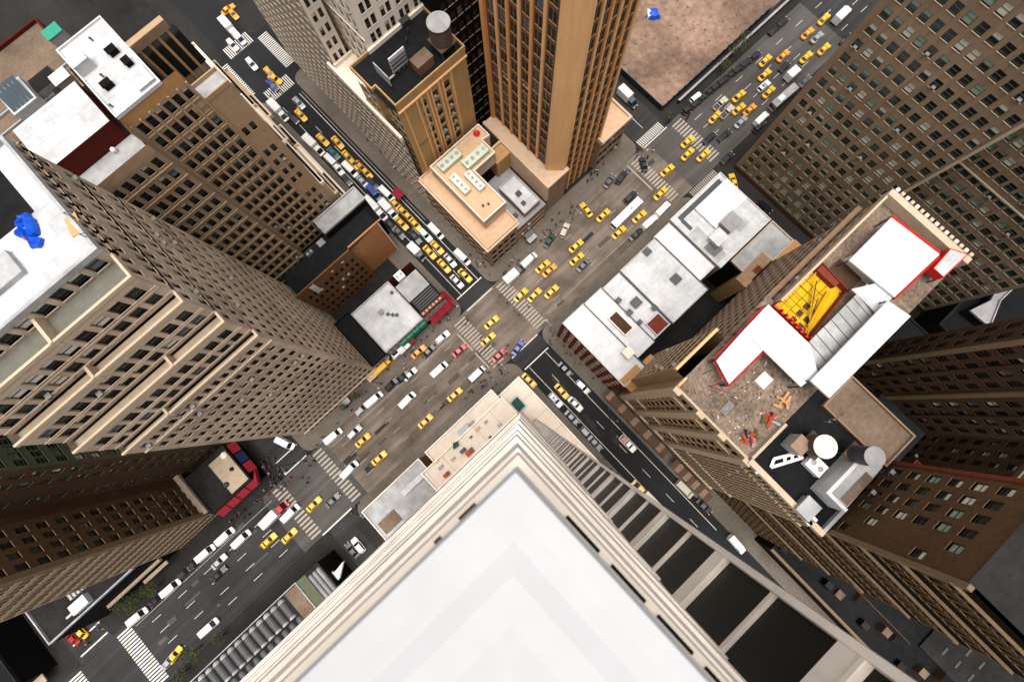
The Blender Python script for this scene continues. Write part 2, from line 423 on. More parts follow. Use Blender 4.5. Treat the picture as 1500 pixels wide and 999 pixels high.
# third crossing
zebra(-51.8, -48.6, 13.2, 31, 15, 'y', 'paint_worn'); zebra(-66.5, -63, 13.2, 31, 15, 'y', 'paint_worn')
line(-60.8, -53, 31.8, 32.15); line(-60.8, -53, 36, 36.3); line(-63.5, -53, 12.2, 12.6)
# fourth crossing
zebra(-121.4, -116.9, 13, 30.6, 21, 'y', 'paint', .55); zebra(-138, -133.6, 13, 30.6, 21, 'y', 'paint', .55)
line(-131.5, -122.5, 33, 33.4); line(-131.5, -122.5, 36.6, 37)
# crossing at the top of the side street
zebra(8.2, 17.6, 121.5, 126, 14, 'x', 'paint', .5); zebra(8.2, 17.6, 142, 146.5, 14, 'x', 'paint', .5)
zebra(19, 22.5, 127.5, 142, 22, 'y', 'paint', .5); zebra(2.5, 6.4, 127.5, 142, 20, 'y', 'paint', .5)
# lane lines on the avenue (dashes) and on the side street
for y in (16.2, 19.7, 23.3, 26.9):
    for x in range(-112, -68, 9): line(x, x+3, y-.07, y+.07, 'paint')
    for x in range(-44, -4, 13): line(x, x+2.6, y-.07, y+.07, 'paint_worn')
    for x in range(28, 72, 15): line(x, x+2.6, y-.07, y+.07, 'paint_worn')
    for x in range(98, 200, 9): line(x, x+3, y-.07, y+.07, 'paint')
line(-116, -68, 29.1, 29.25, 'paint_worn'); line(-46, -2, 28.6, 28.72, 'paint_worn'); line(24, 72, 14.6, 14.72, 'paint_worn')
line(9.5, 9.66, -120, 6.9); line(15.9, 16.06, -60, 6.9)
for y in range(-110, 0, 9): line(12.8, 12.93, y, y+3)
line(9.6, 9.75, 36, 118); line(16.3, 16.48, 36, 118); line(17.3, 17.45, 60, 118, 'paint_worn')
for y in range(40, 116, 9): line(12.9, 13.03, y, y+3)
line(84.7, 84.85, -60, 9); line(84.7, 84.85, 36, 80)

# repairs in the asphalt and manhole covers
for j in range(46):
    if j < 30: x, y, a, b, m = rnd.uniform(-60,92), rnd.uniform(13.5,30), rnd.uniform(1.2,7), rnd.uniform(.5,1.6), rnd.choice(('asphalt_mid','asphalt_mid','asphalt_grey'))
    elif j < 38: x, y, a, b, m = rnd.uniform(8.4,16.6), rnd.uniform(-50,0), rnd.uniform(.6,1.4), rnd.uniform(1.5,6), 'asphalt_grey'
    else: x, y, a, b, m = rnd.uniform(-118,-66), rnd.uniform(13.5,30), rnd.uniform(1.2,6), rnd.uniform(.5,1.5), 'asphalt_mid'
    sheet('asphalt_patch', x-a/2, x+a/2, y-b/2, y+b/2, .0043+.00002*j, m)
mh = MB().lathe(0,0,[(.42,0),(.42,.008),(.36,.008),(.34,.004)],'steel_dark',14).mesh('manhole_cover')
for j, (x, y, lq) in enumerate(((-34,18,'near the avenue terrace of the beige tower'),(-22,25,'in the upper lanes below the left tower'),(-11,21.5,'in mid avenue below the shop awnings'),(12.5,19,'in the middle of the main crossing'),(33,24,'among the taxis above the main crossing'),(57,25.5,'in the lane before the orange tower'),(85,22,'in the middle of the second crossing'),(12,-8,'on the black side street near its stop line'),(14,-24,'on the black side street before the sand tower'),(-78,22,'below the third crossing'),(-96,18,'by the vaulted roof'),(11.5,84,'on the crowded side street by the ornate ledges'))):
    tag(newob('manhole_cover', mh, None, (x,y,.0062)), 'round iron manhole cover '+lq, 'manhole cover', 'manhole covers in the roads')
# ------------------------------------------------------------------ roof equipment (each a thing of its own)
def ac_unit(x0, x1, y0, y1, z, h, label, m='ac_case', group=None, fans=2):
    t = T('ventilation_unit', label, 'air conditioner', ((x0+x1)/2,(y0+y1)/2,z), group)
    b = MB().box(x0, x1, y0, y1, z+.25, z+h, m); cs_ = t.part('casing', b)
    f = MB()
    for sx in (x0+.25, x1-.25):
        for sy in (y0+.2, y1-.2): f.box(sx-.12, sx+.12, sy-.12, sy+.12, z, z+.249, 'steel_dark')
    t.part('feet', f)
    r = min(x1-x0, y1-y0)*.2
    for j in range(fans):
        q = (j+.5)/fans
        cx, cy = (x0+(x1-x0)*q, (y0+y1)/2) if x1-x0 > y1-y0 else ((x0+x1)/2, y0+(y1-y0)*q)
        t.part('fan_grille', MB().lathe(cx, cy, [(r, z+h), (r, z+h+.12), (r*.85, z+h+.12), (r*.8, z+h+.06)], 'roof_pale', 12), cs_)
    return t
def box_thing(name, x0, x1, y0, y1, z0, z1, m, label, cat, top=None, cap=None):
    t = T(name, label, cat, ((x0+x1)/2,(y0+y1)/2,z0))
    t.part('body', MB().box(x0, x1, y0, y1, z0, z1-.1, m))
    e = .1
    t.part('lid', MB().box(x0-e, x1+e, y0-e, y1+e, z1-.099, z1, top or cap or m))
    return t
def vent(x, y, z, label, h=.9, r=.22, m='metal', group='roof vents'):
    b = MB().lathe(x, y, [(r*.7,z),(r*.7,z+h*.7),(r*1.3,z+h*.72),(r*1.1,z+h),(.02,z+h*1.12)], m, 10)
    return solo('roof_vent', b, label, 'vent', (x,y,z), group)
def water_tank(x, y, z, r, h, stand, label, wall, cone, ch):
    t = T('water_tank', label, 'water tank', (x,y,z))
    br_ = t.part('barrel', MB().lathe(x, y, [(r*.97,z+stand),(r,z+stand+h*.5),(r*.96,z+stand+h)], wall, 20))
    for j in range(4):
        zz = z+stand+h*(.12+.24*j)
        t.part('hoop', MB().lathe(x, y, [(r*1.012,zz),(r*1.012,zz+.08)], 'steel_dark', 20), br_)
    t.part('roof', MB().lathe(x, y, [(r*1.08,z+stand+h-.05),(r*1.08,z+stand+h+.08),(.12,z+stand+h+ch)], cone, 20))
    t.part('platform', MB().box(x-r, x+r, y-r, y+r, z+stand-.3, z+stand-.02, 'wood'))
    for a in (-1, 1):
        for c in (-1, 1): t.part('leg', MB().bar((x+a*r*.85,y+c*r*.85,z), (x+a*r*.75,y+c*r*.75,z+stand-.3), .16, 'steel_dark'))
    return t

# ------------------------------------------------------------------ block N: corner podium, tall orange tower, tan block, cream block
A = Bld('podium_building', 'low sandstone corner building with stepped cornice and ventilation units on its L-shaped roof', 'building', (27,48,0), sm='podium_stone')
zA = 17.5
A.facade((21.8,62),(21.8,35.7),0,zA-1.2,9,4,1.5,2.4,'podium_wall',sill=1.1)
A.facade((21.8,35.7),(32.2,35.7),0,zA-1.2,4,4,1.6,2.4,'podium_wall',sill=1.1)
A.wall((32.2,35.7),(32.2,62),0,zA-1.2,'podium_wall')
for q, z0, z1 in ((.25,zA-1.2,zA-.7),(.55,zA-.7,zA-.25),(.85,zA-.25,zA)):
    A.part('cornice', MB().prism([(21.8-q,62),(21.8-q,35.7-q),(32.2+q*.3,35.7-q),(32.2+q*.3,62)], z0, z1-.002, 'podium_stone'))
A.part('roof', MB().face([(21.9,35.8,zA+.01),(32.2,35.8,zA+.01),(32.2,62,zA+.01),(21.9,62,zA+.01)], 'podium_roof'))
A.parapet(21.6, 32.3, 35.5, 62, zA, .7, .35, 'podium_stone')
zP = 22.0
poly = [(24.9,39.8),(32.3,39.8),(32.3,51.4),(39.4,51.4),(39.4,56.2),(41.6,55.8),(41.6,60.2),(24.9,60.2)]
A.part('penthouse', MB().prism(poly, zA+.02, zP, 'podium_stone', 'podium_roof'))
def rim(poly, z0, z1, t, m):
    cx = sum(p[0] for p in poly)/len(poly); n = len(poly); b = MB()
    ar = sum(poly[j][0]*poly[(j+1)%n][1]-poly[(j+1)%n][0]*poly[j][1] for j in range(n))
    if ar < 0: poly = poly[::-1]
    inn = []
    for j in range(n):
        a, c, e = Vector(poly[j-1]), Vector(poly[j]), Vector(poly[(j+1)%n])
        d1 = (c-a).normalized(); d2 = (e-c).normalized()
        n1 = Vector((-d1.y, d1.x)); n2 = Vector((-d2.y, d2.x)); k = 1/max(.2, 1+n1.dot(n2))
        inn.append(tuple(c+(n1+n2)*k*t))
    for j in range(n):
        p, q, r, s = poly[j], poly[(j+1)%n], inn[(j+1)%n], inn[j]
        b.face([(*p,z1),(*q,z1),(*r,z1),(*s,z1)], m)
        b.face([(*p,z0),(*q,z0),(*q,z1),(*p,z1)], m); b.face([(*r,z0),(*s,z0),(*s,z1),(*r,z1)], m)
    return b
A.part('penthouse_parapet', rim([(x+(.12 if x>30 else -.12), y) for x, y in poly], zP-.4, zP+.7, .35, 'own_roof'))
# court and its low wing
A.part('court_roof', MB().box(32.25, 43.6, 36.2, 52, 0, 9.5, 'podium_wall', 'roof_grey'))
A.facade((32.25,36.05),(43.6,36.05),0,9.4,9,3,.85,2.2,'podium_wall',sill=.5,d=.2)
A.part('court_back_wall', MB().box(39.4, 44.6, 51.0, 55, 9.51, 17.2, 'tan'))
A.part('court_wing', MB().box(36.6, 42.2, 37.4, 47.6, 9.52, 12.2, 'podium_wall', 'roof_white'))
A.part('court_wing_rim', rim([(36.5,37.3),(42.3,37.3),(42.3,47.7),(36.5,47.7)], 11.9, 12.6, .3, 'roof_pale'))
# tower terrace
A.part('court_parapet', MB().box(44.1,44.78,36.6,55,9.6,18.1,'podium_stone')); A.part('court_parapet', MB().box(39.4,44.09,54.6,55.2,16.5,18.0,'podium_stone'))
A.block(44.8, 52, 36.9, 62, 0, zA, 'podium_wall', 'sw', 'podium_stone', par=0)
for q, z0, z1 in ((.2,zA-1,zA-.5),(.5,zA-.5,zA+.5)):
    A.part('cornice', MB().prism([(44.8-q,37-q),(52,37-q),(52,37.4),(45.2,37.4),(45.2,62),(44.8-q,62)], z0, z1-.002, 'podium_stone'))
A.done(150)
for i, (x0,x1,y0,y1,lb) in enumerate([(26.2,32.8,56.4,58.9,'long pale green ventilation unit nearest the back parapet of the sandstone podium roof'),
        (31.2,38.6,52.6,55.2,'long pale green ventilation unit beside the notch of the sandstone podium roof'),
        (26.1,28.2,48.2,54.2,'narrow cream ventilation unit along the street side of the sandstone podium roof'),
        (29.4,31.4,46.3,52.2,'narrow cream ventilation unit along the court side of the sandstone podium roof')]):
    ac_unit(x0,x1,y0,y1,zP+.01,1.5,lb,'unit_green' if i<2 else 'own_roof',fans=4)
vent(27.6,43.2,zP,'small dark vent nearest the front corner of the sandstone podium roof',.8,.25,'steel_dark'); vent(28.9,42.6,zP,'second small dark vent by the front corner of the sandstone podium roof',.8,.25,'steel_dark')
box_thing('roof_hatch',34.6,35.6,39,40,9.5,10.3,'steel_dark','black roof hatch on the grey court roof nearest the avenue','roof hatch')
box_thing('roof_hatch',37.9,38.8,39.2,40.2,12.21,12.9,'steel_dark','black hatch near the left end of the white court roof','roof hatch')
box_thing('roof_hatch',38.6,39.8,42,43.2,12.21,13,'steel_dark','larger black hatch in the middle of the white court roof','roof hatch')
solo('potted_plants', MB().lathe(39.6,58.6,[(.5,zP),(.9,zP+.6),(.5,zP+1.2)],'red_paint',9), 'red round planter at the back corner of the podium roof','planter',(39.6,58.6,zP))

B = Bld('orange_tower', 'very tall orange stone tower with dark ribbed window bays between the piers', 'skyscraper', (57,50,0), fm='frame_dark', sm='tan', mix=[('d',12),('g',3),('h',1),('k',4)])
zB = 104
B.facade((48.2,62),(48.2,41),17.0,zB,6,24,1.9,2.5,'spandrel_red',sill=.8,d=.15,ml=.9,mr=.6,pair=0,bm='spandrel_red')
B.facade((51.4,38.3),(66,38.3),0,zB,5,29,1.6,2.5,'spandrel_red',sill=.8,d=.15,ml=.6,mr=.9)
B.wall((66,38.3),(66,62),0,zB,'orange_stone'); B.wall((66,62),(48.2,62),0,zB,'orange_stone')
B.part('roof', MB().face([(48.2,38.3,zB),(66,38.3,zB),(66,62,zB),(48.2,62,zB)], 'roof_grey'))
B.part('corner_pier', MB().prism([(47.5,41.3),(47.5,40.6),(50.8,37.4),(51.7,37.4),(51.7,41.3)], 16.9, zB+.5, 'orange_light'))
cw = (21-1.5)/6
for j in range(7):
    y = 62-.9-cw*j; m = 'orange_stone' if j % 2 == 0 else 'orange_light'
    if j < 6 and j > 0: B.part('pier', MB().box(47.8, 48.25, y-.34, y+.34, 17, zB+.4, m))
    elif j == 0: B.part('pier', MB().box(47.4, 48.25, y-.1, y+.95, 17, zB+.4, m))
    if j < 6: B.part('mullion', MB().box(48.12, 48.24, y-cw/2-.07, y-cw/2+.07, 17, zB, 'tan_dark'))
cw = (14.6-1.5)/5
for j in range(6):
    x = 51.4+.6+cw*j; m = 'orange_light' if j % 2 else 'orange_stone'
    if j: B.part('pier', MB().box(x-.33, x+.33, 37.9, 38.32, .1, zB+.4, m))
    if j < 5: B.part('mullion', MB().box(x+cw/2-.07, x+cw/2+.07, 38.2, 38.31, .1, zB, 'tan_dark'))
B.done(260)
A2 = Bld('terrace_annex', 'low sandstone annex at the foot of the orange tower beside the long zebra crossing', 'building', (70,40,0))
A2.facade((64.5,36.8),(75.2,36.8),0,14,5,3,1.5,2.6,'podium_wall',sill=1.2)
A2.wall((75.2,36.8),(75.2,56),0,14,'podium_wall'); A2.wall((64.5,50),(64.5,36.8),0,14,'podium_wall')
A2.part('roof', MB().face([(64.5,36.8,15),(75.2,36.8,15),(75.2,56,15),(64.5,56,15)], 'podium_roof'))
for q, z0, z1 in ((.25,13.6,14.2),(.6,14.2,15.6)):
    A2.part('cornice', rim([(64.5,36.8-q),(75.2+q,36.8-q),(75.2+q,56),(64.5,56)], z0, z1, .6, 'podium_stone'))
A2.done()

C_ = Bld('tan_building', 'tan masonry building with ribbed front and a black tarred roof below the cream block', 'building', (33,68,0), fm='frame_dark', sm='orange_light')
zC = 47.0
C_.facade((23.3,62),(42.4,62),0,zC-4,3,13,1.5,2.2,'tan',ml=4.6,mr=4.4,pair=0,mix=[('d',5),('h',3),('ac',3)])
C_.wall((23.3,62),(42.4,62),zC-4,zC,'tan')
for x in (24.6,27.9,29.2,31.0,31.9,34.2,35.2,37.7): C_.part('pilaster', MB().box(x-.22, x+.22, 61.7, 62.02, .2, zC-2.2, 'orange_light'))
C_.part('lintel_band', MB().box(23.2, 42.5, 61.62, 62.03, zC-2.2, zC-1.8, 'orange_light'))
C_.part('panel_frame', MB().box(24.8, 28, 61.75, 62.02, 30, 30.4, 'tan_dark'))
C_.facade((23.3,74.5),(23.3,62),0,zC-1,6,14,1.2,2.1,'stone_grey',mix=[('d',6),('h',1)])
C_.facade((22.2,74.5),(22.2,68.2),0,zC-3,3,13,1.2,2.0,'stone_grey'); C_.wall((22.2,68.2),(23.3,68.2),0,zC,'tan')
C_.wall((42.4,62),(42.4,75),0,zC,'tan_dark'); C_.wall((23.3,74.5),(23.3,62),zC-1,zC,'tan')
C_.part('roof', MB().face([(22.2,62,zC),(42.4,62,zC),(42.4,75.2,zC),(22.2,75.2,zC)], 'roof_black'))
C_.part('parapet', rim([(23.2,61.9),(42.5,61.9),(42.5,75.2),(22.1,75.2),(22.1,68.1),(23.2,68.1)], zC-.4, zC+.8, .3, 'tan'))
C_.done(160)
t = T('roof_billboard', 'white roof sign seen from behind with its steel props on the black tarred roof', 'billboard', (28.5,67,zC))
t.part('sign_panel', MB().box(27.6, 31.6, 67.2, 67.45, zC+1.2, zC+5.2, 'roof_bright'))
for x in (28.0, 29.2, 30.4, 31.3):
    t.part('prop', MB().bar((x,69.4,zC),(x,67.5,zC+4.6),.09,'metal')); t.part('post', MB().bar((x,67.6,zC),(x,67.6,zC+5),.09,'metal'))
for z in (2.2, 3.2, 4.2): t.part('brace', MB().box(27.6, 31.6, 66.9, 67.19, zC+z, zC+z+.18, 'steel_dark'))
t.part('side_panel', MB().box(25.4, 25.6, 65.6, 70.2, zC+.8, zC+3.6, 'roof_pale'))
t.part('cat_walk', MB().box(25.6, 27.6, 66.9, 67.3, zC+.8, zC+1.0, 'metal'))
box_thing('stair_house',31.5,35.5,63.6,66.2,zC,zC+2.6,'brick','low brown stair house in the middle of the black tarred roof','stair house','roof_brown')
_wx, _wy = un(641,28,55.6)
water_tank(_wx,_wy,zC,2.2,4.6,3.2,'wooden water tank with pale conical lid on the black tarred roof','wood','roof_pale',.8)
for i, (x, y) in enumerate(((36.3,72.5),(34.5,71.0),(41.2,64.0))): vent(x, y, zC, ('thin pipe vent behind the water tank on the black tarred roof','thin pipe vent left of the water tank on the black tarred roof','thin pipe vent at the right corner of the black tarred roof')[i], 1.6, .18, 'steel_dark')
box_thing('cooling_unit',36.2,38.2,74,75.1,zC,zC+1.6,'steel_dark','dark cooling unit behind the wooden water tank','air conditioner')

D = Bld('cream_building', 'tall cream stone block with set-back wings and rows of paired windows', 'building', (34,86,0), fm='frame_dark', sm='cream')
D.facade((27.6,75.2),(44.5,75.2),40,96,4,15,1.05,2.3,'cream',pair=1.5,ml=.8,mr=.6,sill=.8)
D.facade((27.6,92),(27.6,75.2),36,96,7,16,1.1,2.3,'cream',sill=.8,courses=[(z,.25,.18,'cream') for z in (50,61,72,83)])
D.facade((22.4,86.2),(26.4,86.2),37,90,1,14,.95,2.2,'cream',pair=1.6,sill=.9)
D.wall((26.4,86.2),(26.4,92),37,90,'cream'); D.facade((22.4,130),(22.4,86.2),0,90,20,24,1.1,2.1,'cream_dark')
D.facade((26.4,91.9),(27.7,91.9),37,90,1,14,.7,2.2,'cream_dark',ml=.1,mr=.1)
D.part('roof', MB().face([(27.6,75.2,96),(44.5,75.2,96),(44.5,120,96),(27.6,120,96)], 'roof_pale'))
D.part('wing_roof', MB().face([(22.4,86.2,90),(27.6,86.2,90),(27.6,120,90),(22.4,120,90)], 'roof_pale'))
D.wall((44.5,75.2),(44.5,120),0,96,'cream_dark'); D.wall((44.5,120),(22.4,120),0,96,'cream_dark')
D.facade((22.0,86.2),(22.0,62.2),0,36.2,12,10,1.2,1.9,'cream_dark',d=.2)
D.part('low_wing_roof', MB().face([(22.0,75,37),(27.6,75,37),(27.6,86.2,37),(22.0,86.2,37)], 'cream'))
D.part('cornice', MB().box(21.4, 22.05, 62.2, 88, 36.2, 37.3, 'cream')); D.part('cornice', MB().box(21.7, 22.04, 62.2, 88, 35.2, 35.8, 'cream_dark'))
D.part('terrace_parapet', MB().box(22.2, 27.6, 85.6, 86.1, 37.01, 38, 'cream'))
D.part('base_course', MB().box(27.2, 44.6, 74.7, 75.25, 46.5, 48, 'cream'))
D.done(220)
DK = Bld('dark_building', 'dark office block in the alley between the orange tower and the water tank', 'building', (48,80,0))
DK.facade((42.6,70),(60,70),0,52,8,13,1.5,2.2,'black_wall',mix=[('d',9),('k',1)]); DK.block(42.6,60,70,96,0,52,'black_wall','ew','roof_black')
DK.done(100)
# vacant lot beyond the second crossing
sheet('vacant_lot', 92.6, 190, 36.2, 130, .15, 'soil')
rb = MB()
for j in range(900):
    x, y, r = rnd.uniform(94,175), rnd.uniform(38,110), rnd.uniform(.1,.45)*rnd.random()+.06
    rb.prism([(x+r*rnd.uniform(.6,1.3)*math.cos(k*1.26), y+r*rnd.uniform(.6,1.3)*math.sin(k*1.26)) for k in range(5)], .14, .15+r*.7, rnd.choice(('soil','soil_pink','roof_rubble')))
tag(newob('rubble', rb.mesh('rubble')), 'loose stones and clods strewn over the bare vacant lot', 'rubble', kind='stuff')
fn = T('site_fence', 'dark blue plywood hoarding around the bare vacant lot', 'fence', (92.5,36,0))
pan = MB().box(-1.17, 1.17, -.06, .06, 0, 2.4, 'hoarding').mesh('panel'); post = MB().box(-.07,.07,-.12,.12,0,2.6,'steel_dark').mesh('post')
for j in range(20): newob('panel', pan, fn.root, (1.2+2.4*j, 0, .14)); newob('post', post, fn.root, (2.4*j, .14, .14))
for j in range(12): newob('panel', pan, fn.root, (0, 1.4+2.4*j, .14), math.pi/2)
wal = T('brick_wall', 'dark retaining wall between the vacant lot and the parked cars', 'wall', (110,34.5,0)); wal.part('wall', MB().box(98,190,34.0,34.5,.13,1.6,'black_wall')); wal.part('coping', MB().box(98,190,33.9,34.6,1.601,1.75,'roof_grey'))
xx, yy = un(957,24)
t = T('blue_tarpaulin_heap','heap of site gear under a blue and white tarpaulin on the vacant lot','tarpaulin',(xx,yy,.15))
t.part('tarpaulin', MB().rings([[(xx+r*math.cos(a)*(1+.3*math.sin(3*a)), yy+r*math.sin(a)*(1+.2*math.cos(5*a)), .15+z) for a in [j*math.pi/5 for j in range(10)]] for r, z in ((2.0,0),(1.5,1.3),(.4,1.9))], 'blue_tarp'))
t.part('white_cover', MB().prism([(xx-2.4,yy+.4),(xx-.6,yy+2.4),(xx-.2,yy+1.2),(xx-1.4,yy)], .16, 1.4, 'white_tarp'))
# ------------------------------------------------------------------ block W: red-awning corner, brick block, gridded block, big left tower
RA = Bld('corner_shop_building', 'low white-roofed shop building with red and green awnings on the corner of the crossing', 'building', (-6,42,0), fm='frame_light')
zR = 9.0
RA.facade((-16.4,35.8),(5.2,35.8),3.4,zR,12,2,1.1,1.7,'roof_pale',sill=.6,d=.2,mix=[('d',3)])
RA.wall((-16.4,35.8),(5.2,35.8),0,3.4,'black_wall')
RA.block(-16.4,5.2,35.8,50.2,0,zR,'brick_red','enw')
RA.part('roof', MB().face([(-16.4,35.8,zR),(-3.2,35.8,zR),(-3.2,50.2,zR),(-16.4,50.2,zR)], 'roof_white'))
RA.part('parapet', rim([(-16.4,35.7),(-2.9,35.7),(-2.9,50.2),(-16.4,50.2)], zR-.2, zR+.5, .3, 'roof_pale'))
RA.part('ribbed_roof', MB().box(-2.6,4.8,41.6,47.4,zR-.3,zR+.6,'roof_pale'))
for j in range(12): RA.part('roof_rib', MB().box(-2.6+.62*j,-2.5+.62*j,41.6,47.4,zR+.6,zR+.72,'roof_grey'))
RA.part('dark_roof', MB().box(-2.4,5.0,37.4,41.4,zR-.3,zR+.2,'maroon','roof_dark'))
for j in range(5): RA.part('duct', MB().box(-2.0,4.6,37.8+.72*j,38.1+.72*j,zR+.2,zR+.6,'steel_dark'))
RA.part('sign_band', MB().box(-2.6,5.4,36.0,37.2,zR-.4,zR+.9,'brick_red'))
for j in range(6): RA.part('sign_light', MB().box(-2.2+1.2*j,-1.5+1.2*j,36.3,36.9,zR+.9,zR+1.0,'paint_worn'))
def awning(b, x0, x1, y0, y1, zt, zb, m, side, name='awning'):
    if side == 's': q = [[(x0,y1,zt),(x1,y1,zt),(x1,y1,zt-.15),(x0,y1,zt-.15)],[(x0,y0,zb+.15),(x1,y0,zb+.15),(x1,y0,zb),(x0,y0,zb)]]
    else: q = [[(x0,y0,zt),(x0,y1,zt),(x0,y1,zt-.15),(x0,y0,zt-.15)],[(x1,y0,zb+.15),(x1,y1,zb+.15),(x1,y1,zb),(x1,y0,zb)]]
    b.part(name, MB().rings(q, m))
for j in range(3): awning(RA, -1.9+2.5*j, .5+2.5*j, 33.9, 35.75, 5.4, 4.0, 'awning_red', 's')
awning(RA, 5.25, 6.8, 33.95, 39.2, 5.4, 4.1, 'awning_red', 'e')
for j in range(4): RA.part('green_panel', MB().box(-12.2+2.3*j,-10.1+2.3*j,35.1,35.75,3.6+.02*j,6.8,'awning_green'))
for j in range(4): awning(RA, -16.2+1.9*j, -14.5+1.9*j, 34.2, 35.76, 3.6, 2.8, ('cloth_navy','van_white','van_white','awning_red')[j], 's')
RA.done(60)
RA.root.name = 'corner_shop_building'
ac_unit(-.9,1.6,47.6,49.8,zR,1.8,'white twin-fan unit at the back corner of the ribbed grey shop roof','van_white',fans=2)
box_thing('roof_hatch',-10.6,-9.4,44.4,45.4,zR,zR+.8,'roof_grey','grey hatch in the middle of the white shop roof','roof hatch')
for i, (x, y) in enumerate(((-9.0,43.2),(-8.2,42.2),(-7.4,41.4),(-4.3,47.0))): box_thing('roof_box',x-.35,x+.35,y-.3,y+.3,zR,zR+.7,'steel_dark','small black vent box on the white shop roof, '+('first','second','third','solitary one near the ribbed roof')[i]+(' in the diagonal row' if i < 3 else ''),'vent')
LB = Bld('low_black_building', 'low black-roofed building between the white shop roof and the big left tower', 'building', (-19,43,0))
LB.block(-21.9,-16.8,35.9,52,0,7.0,'black_wall','nsew','roof_black',par=.5)
LB.facade((-21.9,35.85),(-16.8,35.85),3,6.9,4,1,.8,1.6,'roof_pale',ml=.2,mr=.2,d=.2)
LB.done()
BR = Bld('brick_building', 'narrow brown brick building with a blank sunlit end wall and a black roof', 'building', (-8,60,0), fm='frame_dark', sm='brick', mix=[('d',8),('h',1),('ac',2)])
BR.wall((-4.3,58.9),(5.4,58.9),0,21,'lit_brick'); BR.wall((-4.3,57.4),(-4.3,58.9),0,21,'brick')
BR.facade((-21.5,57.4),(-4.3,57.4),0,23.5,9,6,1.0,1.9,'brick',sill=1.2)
BR.facade((-4.3,58.86),(-2.4,58.86),8,21,1,4,.7,1.4,'lit_brick',ml=.3,mr=.3); BR.wall((5.4,58.9),(5.4,64),0,21,'brick_red')
BR.part('roof', MB().face([(-21.5,57.4,21),(6.6,58.9,21),(6.6,64.2,21),(-21.5,64.2,21)], 'roof_black'))
BR.part('parapet', MB().box(-4.3,6.7,58.8,59.15,20.7,21.7,'lit_brick')); BR.part('parapet', MB().box(-21.6,-4.28,57.3,57.6,20.8,23.6,'brick'))
BR.part('cornice', MB().box(5.45,6.75,58.8,64.2,19.8,21.3,'black_wall'))
BR.part('corner_post', MB().box(5.3,5.6,58.7,58.95,0,21,'cream'))
BR.done(120)
GR = Bld('grey_roof_building', 'thin building with a pale grey roof squeezed against the gridded brown block', 'building', (-4,66,0))
GR.block(-6,7.2,64.3,68.6,0,24,'black_wall','se','roof_pale',par=.5,pm='roof_pale'); GR.block(-22,-6,64.3,68.6,0,17,'black_wall','s','roof_dark',par=.5)
GR.done()
ac_unit(-9.6,-7.6,65.3,67.2,17,1.5,'grey rooftop unit on the dark roof beside the pale grey roof','roof_pale')
ac_unit(-13.6,-11.4,65.5,67.4,17,1.4,'dark rooftop unit at the shaded end of the dark roof','steel_dark')
t = T('fire_ladder','white fire ladder lying against the brown brick front','ladder',(-17.2,57.1,18))
for x in (-17.8,-16.6): t.part('rail', MB().box(x,x+.12,56.9,57.05,17.5,23.4,'van_white'))
for j in range(7): t.part('rung', MB().box(-17.68,-16.6,56.92,57.02,17.9+.8*j,18.0+.8*j,'van_white'))

BG = Bld('gridded_building', 'large brown building with a dense grid of dark windows and white roofs', 'building', (-12,76,0), fm='frame_dark', sm='grid_band', mix=[('d',12),('h',1),('g',2),('ac',1),('k',1)])
BG.facade((-14,70),(-3.2,70),0,73,6,20,1.15,2.1,'grid_wall',d=.4,ml=.3,mr=.3,sill=.9)
BG.wall((-14,70),(-3.2,70),73,75.3,'roof_orange')
BG.facade((-3.2,70),(1.5,70),0,60,2,16,.95,2.0,'grid_band',d=.35,ml=.2,mr=1.2,skip=lambda a, r: r % 5 == 4); BG.wall((-3.2,70),(1.5,70),60,68,'grid_band')
BG.facade((-36,67),(-14,67),0,70,11,19,1.2,2.1,'grid_wall',d=.4,ml=.4,mr=.4,sill=.9); BG.wall((-36,67),(-14,67),70,72,'grid_band')
for z in [3.65*j+.2 for j in range(1,20)]: BG.course((-14,70),(-3.2,70),z,.16,.2,'grid_band')
for z in [3.68*j+.2 for j in range(1,19)]: BG.course((-36,67),(-14,67),z,.16,.2,'grid_band')
for j in range(7): BG.part('pier', MB().box(-14+1.75*j,-13.65+1.75*j,69.75,70.02,0,73,'grid_band'))
BG.wall((-14,67),(-14,70),0,75,'grid_wall')
BG.part('roof', MB().box(-13.9,-5.9,70.04,84.6,74,75.3,'roof_orange','roof_white'))
BG.part('roof_rim', rim([(-14,69.9),(-5.8,69.9),(-5.8,84.7),(-14,84.7)], 75, 75.6, .25, 'roof_bright'))
BG.part('left_roof', MB().face([(-36,67,72),(-14.2,67,72),(-14.2,70,72),(-36,70,72)], 'roof_pale'))
BG.part('left_wing', MB().box(-26,-14.9,70,78.6,71.9,75.7,'maroon','roof_white'))
BG.part('gap_roof', MB().box(-14.9,-14,70,84,70,73,'maroon','roof_black'))
BG.part('right_roof', MB().box(-5.8,1.48,70.02,73.4,66,68,'grid_wall','roof_pale'))
BG.part('right_parapet', rim([(-5.8,69.9),(1.6,69.9),(1.6,73.4),(-5.8,73.4)], 67.8, 68.7, .25, 'grid_band'))
BG.part('court_floor', MB().face([(-5.8,73.4,62),(1.5,73.4,62),(1.5,78,62),(-5.8,78,62)], 'roof_dark'))
BG.part('court_back', MB().box(-5.8,.6,78,90,0,76,'grid_wall','roof_dark'))
for j in range(4):
    x = -5.0+1.7*j
    BG.part('arched_window', MB().prism([(x,0),(x+1.2,0)], 0, 0, 'glass') if False else MB().rings([[(x+.6+.6*math.cos(a), 77.9+q, 70+(3.4+.6*math.sin(a))) for a in [k*math.pi/8 for k in range(9)]]+[(x,77.9+q,66),(x+1.2,77.9+q,66)] for q in (0,.06)], 'glass'))
    BG.part('arch_pier', MB().box(x-.45,x-.02,77.6,77.98,62,75,'tan'))
